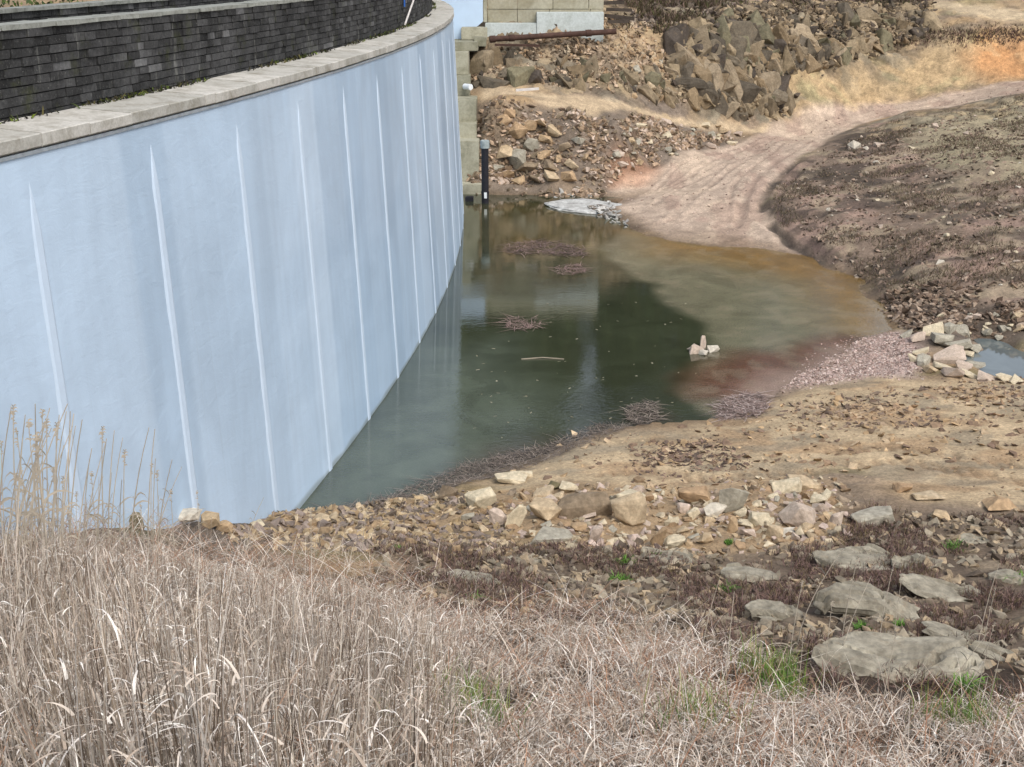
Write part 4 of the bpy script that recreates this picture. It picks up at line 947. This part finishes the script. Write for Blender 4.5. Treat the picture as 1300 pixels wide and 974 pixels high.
rubble('pink_gravel', 'fine pink gravel bar between the two ponds', ZN['gravel'], 6500, .04, .11, [S(188, 166, 158), S(176, 152, 142), S(200, 184, 174), S(160, 140, 130)], r3, flat=.45, pw=1.4)
rubble('cliff_debris', 'small broken debris caught on the fractured rock outcrop', [(850, 55), (900, 25), (1000, 10), (1180, 8), (1180, 38), (1080, 75), (1000, 92), (992, 146), (900, 146), (850, 110)], 3800, .1, .55, [S(140, 122, 98), S(160, 142, 116), S(104, 92, 76), S(122, 108, 88), S(86, 76, 66)], r3, flat=.8, zoff=.25)
rubble('far_bank_rubble', 'broken brown rubble on the bank above the far shore', [(594, 146), (640, 140), (700, 144), (800, 154), (930, 170), (880, 190), (800, 214), (770, 240), (745, 258), (700, 246), (594, 244)], 3600, .1, .45, [S(150, 128, 104), S(176, 152, 128), S(116, 98, 82), S(190, 172, 156), S(132, 118, 98)], r3, flat=.7)
rubble('slope_rubble', 'loose rubble covering the dug slope under the abutment wall', [(594, 112), (598, 66), (700, 48), (800, 30), (850, 30), (850, 60), (920, 105), (870, 120), (800, 100), (760, 112), (700, 108)], 2900, .1, .40, [S(168, 142, 112), S(186, 164, 140), S(124, 106, 86), S(104, 90, 74), S(176, 160, 136)], r3, flat=.8)
rubble('hilltop_rubble', 'dark broken stones along the top of the far slope', [(790, 30), (850, -5), (1000, -20), (1180, -20), (1180, 30), (1000, 60), (900, 50)], 2600, .1, .6, [S(104, 92, 82), S(128, 116, 102), S(84, 74, 68), S(150, 136, 122)], r3, flat=.8)
rubble('mound_clods', 'clods and stones covering the brown mound', [(990, 245), (1060, 185), (1200, 148), (1330, 128), (1400, 300), (1330, 430), (1180, 415), (1120, 375), (1030, 318)], 8000, .04, .26, [S(108, 94, 80), S(126, 108, 94), S(84, 74, 62), S(148, 128, 112), S(164, 150, 134)], r3, flat=.6, pw=3)
rubble('mudbank_stones', 'reddish mud lumps and stones at the foot of the mound', [(1120, 380), (1330, 370), (1330, 432), (1240, 434), (1150, 420)], 2600, .06, .34, [S(116, 98, 84), S(138, 118, 100), S(90, 78, 68), S(166, 148, 130)], r3, flat=.6, pw=2.4)
rubble('track_pebbles', 'few pebbles along the margins of the tracks', ZN['track'], 500, .04, .16, [S(190, 170, 156), S(140, 120, 108)], r3, pw=2)

# ------------------------------------------------------------------ plants
def ribbons(name, base, height, lean, ldir, bend, width, cols, mat, seg=5, curl=0.0, droop=None):
    n = len(base); s = np.linspace(0, 1, seg + 1)[None, :]
    h = height[:, None]; ld = np.stack([np.cos(ldir), np.sin(ldir)], -1)
    out = lean[:, None] * h * s + bend[:, None] * h * s ** 2.5
    zz_ = h * s * (1 - .12 * lean[:, None]) - np.abs(bend[:, None]) * h * s ** 4 * .55
    P = np.stack([base[:, 0, None] + ld[:, 0, None] * out, base[:, 1, None] + ld[:, 1, None] * out, base[:, 2, None] + zz_], -1)
    wa = RNG.uniform(0, np.pi, n); wv = np.stack([np.cos(wa), np.sin(wa), np.zeros(n)], -1)[:, None, :]
    wd = (width[:, None] * (1 - s ** 3 * .85))[..., None] / 2
    L_, R_ = P - wv * wd, P + wv * wd
    V_ = np.stack([L_, R_], 2).reshape(n, -1, 3); k = (seg + 1) * 2
    q1 = np.array([[2 * i, 2 * i + 1, 2 * i + 3, 2 * i + 2] for i in range(seg)])
    Qd = (np.arange(n)[:, None, None] * k + q1[None]).reshape(-1, 4)
    C_ = np.repeat(cols, k, axis=0)
    return V_.reshape(-1, 3), Qd, C_
def join(parts):
    vs_, qs_, cs_ = [], [], []; off = 0
    for v, q_, c in parts: vs_.append(v); qs_.append(q_ + off); cs_.append(c); off += len(v)
    return np.concatenate(vs_), np.concatenate(qs_), np.concatenate(cs_)
def palette(n, cols, rng, var=.18):
    cols = np.array(cols); return cols[rng.integers(0, len(cols), n)] * rng.uniform(1 - var, 1 + var, (n, 1))
STRAW = [S(198, 187, 172), S(160, 145, 127), S(222, 213, 202), S(118, 102, 86), S(190, 176, 162), S(156, 140, 126)]
RUST = [S(150, 116, 92), S(166, 132, 108), S(138, 104, 82)]
def field_points(n, x0, x1, y0, y1, rng, fn):
    out = []
    tot = 0
    while tot < n:
        q_ = np.stack([rng.uniform(x0, x1, n), rng.uniform(y0, y1, n)], -1); q_ = q_[(rng.random(n) < fn(q_[:, 0], q_[:, 1])) & (dam_off(q_[:, 0], q_[:, 1], 4) > .15)]
        out.append(q_); tot += len(q_)
    q_ = np.concatenate(out)[:n]; return np.c_[q_, gz(q_[:, 0], q_[:, 1])]
EDGE = poly_w([(-200, 700), (0, 700), (100, 690), (200, 690), (300, 684), (400, 690), (480, 700), (540, 710), (560, 760), (620, 775), (660, 760), (760, 770), (850, 790), (930, 830), (960, 880), (1040, 905), (1160, 915), (1330, 905), (1500, 990), (1500, 1500), (-200, 1500)][:20] )
EDGE = np.vstack([EDGE[:-1], [[9, 8.5]], [[9, 3.5]], [[-9, 3.5]]])
def dens(x, y):
    s_ = sdist(EDGE, x, y); d = smooth(-.25, .7, s_ + fbm(x * .8, y * .8, seed=101) * .55)
    hole = smooth(.5, .15, np.hypot((x - hp[0]) / 1.0, (y - hp[1]) / .7)); return d * (1 - .85 * hole) * (.35 + .65 * smooth(-.35, .25, fbm(x * 1.1, y * 1.1, seed=203)))
hp = ground(640, 905, Zf)
rg = np.random.default_rng(77)
def tallw(x, y):   # 1 in the reed bed at left, 0 in the shorter grass
    u_ = x / np.maximum(y, 1); return smooth(-.02, -.10, u_ + fbm(x * .5, y * .5, seed=5) * .04)
# stems of the reed bed
pts = field_points(62000, -9, 9, 4.5, 20, rg, dens)
tw = tallw(pts[:, 0], pts[:, 1]); n = len(pts)
clump = fbm(pts[:, 0] * 1.3, pts[:, 1] * 1.3, seed=55)
hgt = (.34 + .9 * tw) * (1 + .32 * clump) * rg.uniform(.45, 1.15, n) * smooth(22, 8, pts[:, 1] - (1 - tw) * 1.0)
hgt = np.clip(hgt, .16, 1.7)
lean = np.abs(rg.normal(size=n)) * (.17 + .3 * (1 - tw)); ldr = np.where(rg.random(n) < .65, 4.5 * fbm(pts[:, 0] * .55, pts[:, 1] * .55, seed=301) + rg.normal(0, .45, n), rg.uniform(0, 6.28, n))
lean *= 1 + .9 * smooth(.0, .5, fbm(pts[:, 0] * .7, pts[:, 1] * .7, seed=302))
colr = palette(n, STRAW, rg); rust = (fbm(pts[:, 0] * .9, pts[:, 1] * .9, seed=66) + rg.normal(size=n) * .3 > .38) & (tw < .7); colr[rust] = palette(int(rust.sum()), RUST, rg)
brown = rg.random(n) < .25; colr[brown] *= .55; colr *= (1 + .38 * fbm(pts[:, 0] * .7, pts[:, 1] * .7, seed=202))[:, None]
parts = [ribbons('g', pts, hgt, lean, ldr, rg.normal(size=n) * .25 * (1.3 - tw), rg.uniform(.004, .0105, n), colr, None, 5)]
# bent dead leaves
pts = field_points(70000, -9, 9, 4.5, 19, rg, dens); n = len(pts); tw = tallw(pts[:, 0], pts[:, 1])
top = (.25 + .75 * tw) * (1 + .3 * fbm(pts[:, 0] * 1.3, pts[:, 1] * 1.3, seed=55)) * rg.uniform(.45, 1.0, n) * smooth(22, 8, pts[:, 1]); pts[:, 2] += np.maximum(top * rg.uniform(.5, 1.12, n), .03)
parts.append(ribbons('g', pts, np.where(rg.random(n) < .04, rg.uniform(.18, .32, n), rg.uniform(.04, .14, n)), np.abs(rg.normal(size=n)) * .3 + .15, rg.uniform(0, 6.28, n), rg.uniform(.6, 1.5, n), rg.uniform(.006, .017, n), palette(n, [S(206, 194, 180), S(182, 166, 150), S(232, 224, 214), S(174, 158, 142)], rg), None, 6))
# litter lying at all angles
pts = field_points(26000, -9, 9, 4.5, 20, rg, dens); n = len(pts); tw = tallw(pts[:, 0], pts[:, 1]); pts[:, 2] += rg.uniform(0, .25, n) + .2 * tw
parts.append(ribbons('g', pts, rg.uniform(.12, .45, n), rg.uniform(.6, 2.2, n), rg.uniform(0, 6.28, n), rg.normal(size=n) * .5, rg.uniform(.004, .010, n), palette(n, STRAW + RUST, rg, .3), None, 4))
v, q_, c = join(parts)
tag(link('dry_reeds', mesh_np('dry_reeds', v, quads=q_, col=np.clip(c, 0, .9), mats=[M_GRASS], smooth_sh=False)), 'dense bleached dry reeds and grass covering the near bank', 'grass', kind='stuff')
# green blades among the straw
gp = []
for px, py, rad, cnt in [(585, 925, .35, 260), (612, 940, .3, 160), (995, 880, .3, 120), (960, 860, .3, 80), (880, 930, .5, 120), (560, 960, .4, 120), (470, 960, .5, 80), (1215, 935, .4, 200), (1000, 905, .25, 60)]:
    g = ground(px, py, Zf); q0 = np.stack([rg.normal(g[0], rad * .5, cnt), rg.normal(g[1], rad * .5, cnt)], -1); gp.append(np.c_[q0, gz(q0[:, 0], q0[:, 1])])
pts = np.concatenate(gp); n = len(pts)
v, q_, c = ribbons('g', pts, rg.uniform(.3, .7, n), np.abs(rg.normal(size=n)) * .2, rg.uniform(0, 6.28, n), rg.normal(size=n) * .3, rg.uniform(.006, .012, n), palette(n, [S(92, 126, 56), S(112, 140, 66), S(140, 150, 84)], rg), None)
tag(link('green_blades', mesh_np('green_blades', v, quads=q_, col=c, mats=[M_LEAF])), 'fresh green blades sprouting through the dry grass', 'grass', kind='stuff')
# dark heathery scrub
HP = poly_w([(470, 685), (650, 690), (830, 700), (960, 700), (1060, 685), (1090, 640), (1180, 650), (1400, 660), (1400, 880), (1050, 880), (800, 800), (560, 790), (470, 740)])
lo, hi = HP.min(0), HP.max(0)
def hd(x, y): return smooth(-.1, .4, sdist(HP, x, y)) * smooth(-.05, .35, fbm(x * .9, y * .9, seed=88) + .05)
pts = field_points(34000, lo[0], hi[0], lo[1], hi[1], rg, hd); n = len(pts)
v, q_, c = ribbons('g', pts, rg.uniform(.06, .24, n), rg.uniform(0, .9, n), rg.uniform(0, 6.28, n), rg.normal(size=n) * .6, rg.uniform(.006, .016, n), palette(n, [S(92, 72, 70), S(116, 94, 88), S(76, 62, 56), S(132, 108, 98), S(104, 92, 66)], rg, .3), None, 3)
tag(link('dark_scrub', mesh_np('dark_scrub', v, quads=q_, col=c, mats=[M_GRASS])), 'low purplish-brown dead scrub between the grey stones', 'scrub', kind='stuff')
# matted twigs along the shore and floating drift
def twigs(name, label, pts_px, n, zlev, size, cols, cat='driftwood', kind=None, lw=.014):
    P = zpoly(pts_px, zlev); lo, hi = P.min(0), P.max(0); q_ = rg.uniform(lo, hi, (n * 4, 2)); q_ = q_[sdist(P, q_[:, 0], q_[:, 1]) > -.1 * size][:n]; n = len(q_)
    z_ = np.maximum(gz(q_[:, 0], q_[:, 1]), zlev) + rg.uniform(0, .06, n)
    v, qd, c = ribbons('g', np.c_[q_, z_], rg.uniform(.04, .14, n) * size, rg.uniform(1.0, 3.5, n), rg.uniform(0, 6.28, n), rg.normal(size=n) * .8, np.full(n, lw), palette(n, cols, rg, .25), None, 4)
    zb = np.repeat(z_, 10); v[:, 2] = zb + (v[:, 2] - zb) * .2
    tag(link(name, mesh_np(name, v, quads=qd, col=c, mats=[M_GRASS])), label, cat, kind=kind)
DK = [S(100, 90, 82), S(122, 110, 100), S(76, 68, 62), S(150, 138, 126)]
twigs('brushwood', 'grey tangle of dead branches at the pond corner beside the sand', [(908, 520), (935, 506), (965, 500), (972, 522), (955, 535), (915, 534)], 1100, .02, 1.5, [S(176, 160, 152), S(140, 120, 112), S(110, 94, 88)], 'brushwood', lw=.03)
twigs('brushwood', 'small dark tuft of twigs on the shore behind the sand', [(800, 520), (830, 512), (838, 528), (815, 540), (798, 538)], 500, .02, 1.3, DK, 'brushwood', lw=.025)
twigs('drift_line', 'dark twig litter washed along the near shore', [(400, 652), (480, 640), (560, 606), (620, 585), (700, 568), (760, 542), (800, 540), (700, 585), (640, 606), (560, 628), (480, 648)], 5200, .0, 1.3, DK, 'driftwood', 'stuff')
twigs('floating_drift', 'larger brown mat of floating twigs near the far shore', [(640, 312), (690, 306), (745, 318), (742, 326), (690, 322), (650, 322)], 900, .0, 1.8, [S(116, 96, 92), S(140, 118, 112), S(92, 78, 74)], lw=.03)
twigs('floating_drift', 'small brown mat of floating twigs just below the larger one', [(705, 340), (742, 336), (745, 346), (715, 350)], 260, .0, 1.6, [S(126, 104, 98), S(140, 118, 112)], lw=.03)
twigs('floating_drift', 'pinkish heap of floating sticks in mid pond', [(640, 406), (680, 404), (686, 414), (655, 420)], 170, .0, 1.8, [S(150, 128, 120), S(124, 104, 98)], lw=.03)
p0, p1 = at_z(662, 456, .01), at_z(716, 456, .01)
tag(link('floating_stick', tube('floating_stick', [p0, (p0 + p1) / 2 + (0, .1, .02), p1], .02, mat_plain('weathered_stick', srgb(150, 140, 124), .8), 6)), 'long thin pale stick floating in the pond', 'stick')
pts_px = rg.uniform((600, 380), (890, 560), (90, 2)); bits = np.array([at_z(p[0], p[1], .006) for p in pts_px]); bits = bits[dam_off(bits[:, 0], bits[:, 1]) > .3]; n = len(bits)
v, qd, c = ribbons('g', bits, np.full(n, .012), rg.uniform(4, 14, n), rg.uniform(0, 6.28, n), rg.normal(size=n), rg.uniform(.03, .08, n), palette(n, [S(124, 118, 98), S(150, 144, 124)], rg), None, 3)
tag(link('floating_leaves', mesh_np('floating_leaves', v, quads=qd, col=c, mats=[M_GRASS])), 'leaf specks floating on the dark water', 'leaves', kind='stuff')
# scrub on the mound and along the hill tops
def scrub(name, label, poly, n, h0, h1, cols, lw, seed, kind='stuff'):
    P = poly_w(poly); lo, hi = P.min(0), P.max(0)
    pts = field_points(n, lo[0], hi[0], lo[1], hi[1], rg, lambda x, y: smooth(-.2, .4, sdist(P, x, y)) * smooth(-.05, .4, fbm(x * .5, y * .5, seed=seed)))
    v, q_, c = ribbons('g', pts, rg.uniform(h0, h1, n), rg.uniform(0, 1.0, n), rg.uniform(0, 6.28, n), rg.normal(size=n) * .5, rg.uniform(.6 * lw, lw, n), palette(n, cols, rg, .3), None, 3)
    tag(link(name, mesh_np(name, v, quads=q_, col=c, mats=[M_GRASS])), label, 'scrub', kind=kind)
scrub('mound_scrub', 'sparse grey-brown dead growth on the mound', ZN['mound'], 20000, .05, .22, [S(96, 88, 66), S(116, 102, 84), S(84, 76, 62), S(124, 104, 94)], .03, 7)
scrub('hill_scrub', 'dark brown bramble on the far hilltop', [(770, 25), (800, -10), (900, -25), (1200, -25), (1190, 12), (1100, 22), (1000, 30), (880, 40)], 9000, .2, .8, [S(92, 76, 66), S(112, 94, 82), S(76, 68, 50), S(86, 84, 52)], .07, 17)
q_ = [ground(rg.uniform(1090, 1340), 44 + rg.normal() * 4 + 6 * math.sin(k * .01)) for k in range(420)]; q_ = np.array(q_); q_ = np.repeat(q_, 7, axis=0); q_[:, :2] += rg.normal(size=(len(q_), 2)) * .25; q_[:, 2] = gz(q_[:, 0], q_[:, 1]); n = len(q_)
v, q4, c = ribbons('g', q_, rg.uniform(.08, .35, n), rg.uniform(0, 1.0, n), rg.uniform(0, 6.28, n), rg.normal(size=n) * .5, rg.uniform(.03, .06, n), palette(n, [S(84, 64, 60), S(104, 80, 72), S(90, 82, 60)], rg, .3), None, 3)
tag(link('slope_scrub', mesh_np('slope_scrub', v, quads=q4, col=c, mats=[M_GRASS])), 'dark brown dead stems along the upper edge of the ochre cut slope', 'scrub', kind='stuff')
# green weeds, each a plant of its own
def weed(px, py, size, label, cols, n=90):
    g = ground(px, py, Zf); r_ = rg; b0 = np.c_[r_.normal(0, size * .35, n), r_.normal(0, size * .3, n), np.zeros(n)]; b0[:, 2] = gz(g[0] + b0[:, 0], g[1] + b0[:, 1]) - g[2]
    v, q_, c = ribbons('g', b0, r_.uniform(.4, 1.0, n) * size, r_.uniform(.1, .9, n), r_.uniform(0, 6.28, n), r_.uniform(0, .8, n), r_.uniform(.012, .03, n), palette(n, cols, r_, .25), None, 4)
    o = link('weed', mesh_np('weed', v, quads=q_, col=c, mats=[M_LEAF]), loc=tuple(g)); tag(o, label, 'weed'); return o
GR = [S(86, 124, 50), S(104, 140, 62), S(70, 104, 44)]
for px, py, s_, lab in [(785, 740, .22, 'bright green weed tuft in front of the boulder row'), (795, 716, .18, 'small green tuft just behind the bright one'), (920, 752, .2, 'green weed between low grey slabs left of the ledges'), (925, 690, .1, 'tiny green sprig in the boulder pile'), (1210, 700, .24, 'spreading light green weed in the dark scrub at right'),
                        (1290, 738, .24, 'green weed at the right picture edge'), (1142, 796, .14, 'green sprig below the sloping pale ledge'), (1225, 880, .26, 'dark green clump right below the widest grey slab'), (1095, 800, .18, 'dark green weed in the hollow above the widest slab'), (830, 706, .14, 'little green sprig right of the boulder row centre'), (985, 890, .2, 'yellow-green tuft in the dry grass left of the widest slab'), (605, 765, .16, 'small green weed beside the buried slab at left centre'), (505, 700, .14, 'green weed left of centre in the gravel')]:
    weed(px, py, s_, lab, GR)
# moss and ferns at the foot of the parapet
pts = []; cc_ = []
for k in range(7000):
    a_ = rg.uniform(A0, A1); 
    if vnoise(np.array([a_ * 166 * .45]), np.array([0.5]), seed=8)[0] + rg.uniform(-.5, .5) < .1: continue
    pts.append(dam_pt(np.array(a_), rg.uniform(-1.0, -.80), 9.59, False))
pts = np.array(pts); n = len(pts)
v, q_, c = ribbons('g', pts, rg.uniform(.02, .15, n), rg.uniform(0, 1.3, n), rg.uniform(0, 6.28, n), rg.uniform(0, .9, n), rg.uniform(.02, .05, n), palette(n, [S(96, 110, 38), S(70, 82, 34), S(54, 52, 34), S(46, 44, 40), S(50, 48, 44), S(40, 40, 36), S(90, 84, 50)], rg), None, 3)
tag(link('wall_moss', mesh_np('wall_moss', v, quads=q_, col=c, mats=[M_LEAF])), 'green moss and small ferns along the foot of the dark parapet', 'moss', kind='stuff')
# tall reed stalks seen against the white face
def stalk_mesh(h, lean, rng, head):
    k = 7; s_ = np.linspace(0, 1, k); x = lean * h * s_ ** 1.6; pts_ = [(x[i], 0, h * s_[i]) for i in range(k)]
    me0 = tube('reed_stalk', pts_, list(np.linspace(.0055, .0025, k)), M_STALK, 5)
    bm = bmesh.new(); bm.from_mesh(me0)
    def blade(p, L, ang, up, w_):
        prev = None
        for t_ in np.linspace(0, 1, 5):
            c_ = Vector((p[0] + math.cos(ang) * L * t_ * .6, p[1] + math.sin(ang) * L * t_ * .6, p[2] + up * L * (t_ - t_ * t_ * .9)))
            hw_ = w_ * (1 - t_ ** 2) + .001; a1, a2 = bm.verts.new(c_ + Vector((0, 0, hw_))), bm.verts.new(c_ - Vector((0, 0, hw_)))
            if prev: bm.faces.new((prev[0], a1, a2, prev[1]))
            prev = (a1, a2)
    if head:
        for j in range(16):
            t_ = rng.uniform(.86, 1); i0 = t_ * (k - 1); i1 = min(int(i0), k - 2); q0 = np.array(pts_[i1]) * (1 - (i0 - i1)) + np.array(pts_[i1 + 1]) * (i0 - i1)
            blade(q0, rng.uniform(.02, .05), rng.uniform(0, 6.28), rng.uniform(.2, 1.6), .005)
    for j in range(int(rng.integers(1, 4))):
        t_ = rng.uniform(.3, .8); q0 = np.array([lean * h * t_ ** 1.6, 0, h * t_]); blade(q0, rng.uniform(.12, .3), rng.uniform(0, 6.28), rng.uniform(.4, 1.6), .006)
    bm.to_mesh(me0); bm.free(); return me0
M_STALK = mat_plain('reed_stalk', srgb(188, 177, 160), .7, .2, 5)
rs = np.random.default_rng(31)
SM = [stalk_mesh(1.0, l_, rs, hd_) for l_, hd_ in ((.12, 0), (.25, 0), (.34, 0), (.08, 1), (.18, 0), (.02, 1))]
spots = [(rs.uniform(0, 100), 730 + rs.uniform(-20, 40), rs.uniform(110, 200)) for _ in range(46)] + [(rs.uniform(100, 230), 715 + rs.uniform(-10, 30), rs.uniform(70, 170)) for _ in range(30)] + [(rs.uniform(230, 500), 700 + rs.uniform(-5, 30), rs.uniform(35, 80)) for _ in range(20)] + [(rs.uniform(700, 1300), rs.uniform(800, 930), rs.uniform(60, 120)) for _ in range(22)]
for px, py, hp_ in spots:
    g = ground(px, py, Zf); dist = math.sqrt(g[0] ** 2 + g[1] ** 2 + (CAM_H - g[2]) ** 2); h = hp_ / F_PX * dist / .9
    o = link('reed_stalk', SM[int(rs.integers(6))], loc=(g[0], g[1], g[2] - .03)); o.scale = (h, h, h); o.rotation_euler.z = rs.normal(0, .5)
    left = px < 520
    tag(o, 'tall thin dry reed stalk rising above the reed bed against the white dam face' if left else 'tall thin pale stalk standing in the short dry grass right of centre', 'reed', 'reed stalks against the dam face' if left else 'tall stalks in the right hand grass')

# ------------------------------------------------------------------ woodland above the far slope (mirrored in the water) and shrubs behind the dam
def foliage(name, label, centers, radii, nper, leaf, cols, rng, trunk=None):
    vs_, qs_, cs_ = [], [], []; off = 0
    for (c0, rd) in zip(centers, radii):
        n = nper; d = rng.normal(size=(n, 3)); d /= np.linalg.norm(d, axis=1)[:, None]; p = c0 + d * rd * (rng.random((n, 1)) ** .4) * (1 + .25 * np.sign(vnoise(d[:, 0] * 3, d[:, 1] * 3, d[:, 2] * 3))[:, None])
        a_ = rng.normal(size=(n, 3)); a_ /= np.linalg.norm(a_, axis=1)[:, None]; b__ = np.cross(a_, rng.normal(size=(n, 3))); b__ /= np.linalg.norm(b__, axis=1)[:, None]
        s_ = leaf * rng.uniform(.5, 1.3, (n, 1)); q0 = np.stack([p - a_ * s_, p + b__ * s_ * .5, p + a_ * s_, p - b__ * s_ * .5], 1).reshape(-1, 3)
        vs_.append(q0); qs_.append(np.arange(n * 4).reshape(n, 4) + off); off += n * 4; cs_.append(np.repeat(palette(n, cols, rng, .3), 4, axis=0))
    V_, Q_, C_ = np.concatenate(vs_), np.concatenate(qs_), np.concatenate(cs_)
    o = link(name, mesh_np(name, V_, quads=Q_, col=C_, mats=[M_LEAF])); tag(o, label, name.replace('_', ' '), kind='stuff'); return o
rt = np.random.default_rng(19)
cen, rad, tr = [], [], []
for k in range(100):
    x = rt.uniform(-45, 31); y = rt.uniform(106, 134); z0 = float(grid_sample(B0, x, y)); H_ = rt.uniform(14, 25); wd_ = rt.uniform(2.2, 3.8)
    for j in range(6):
        t_ = j / 5; cen.append(np.array([x + rt.normal() * .5, y + rt.normal() * .5, z0 + H_ * (.22 + .74 * t_)])); rad.append(np.array([1, 1, 1.1]) * wd_ * (1 - .68 * t_))
foliage('woodland', 'dark green woodland on the hillside above the far bank', cen, rad, 170, .55, [S(58, 70, 40), S(74, 84, 50), S(46, 56, 36), S(84, 78, 54)], rt)
cen, rad = [], []
for k in range(150):
    a_ = rt.uniform(-.3, -.06); p = dam_pt(np.array(a_), rt.uniform(-12, -6.5), 0, False); cen.append(np.array([p[0], p[1], rt.uniform(7.5, 10.3)])); rad.append(np.array([1.3, 1.3, 1.0]))
foliage('shrubs', 'dark green shrubs behind the dam crest at the upper left', cen, rad, 500, .09, [S(70, 86, 42), S(52, 66, 36), S(88, 96, 52)], rt)
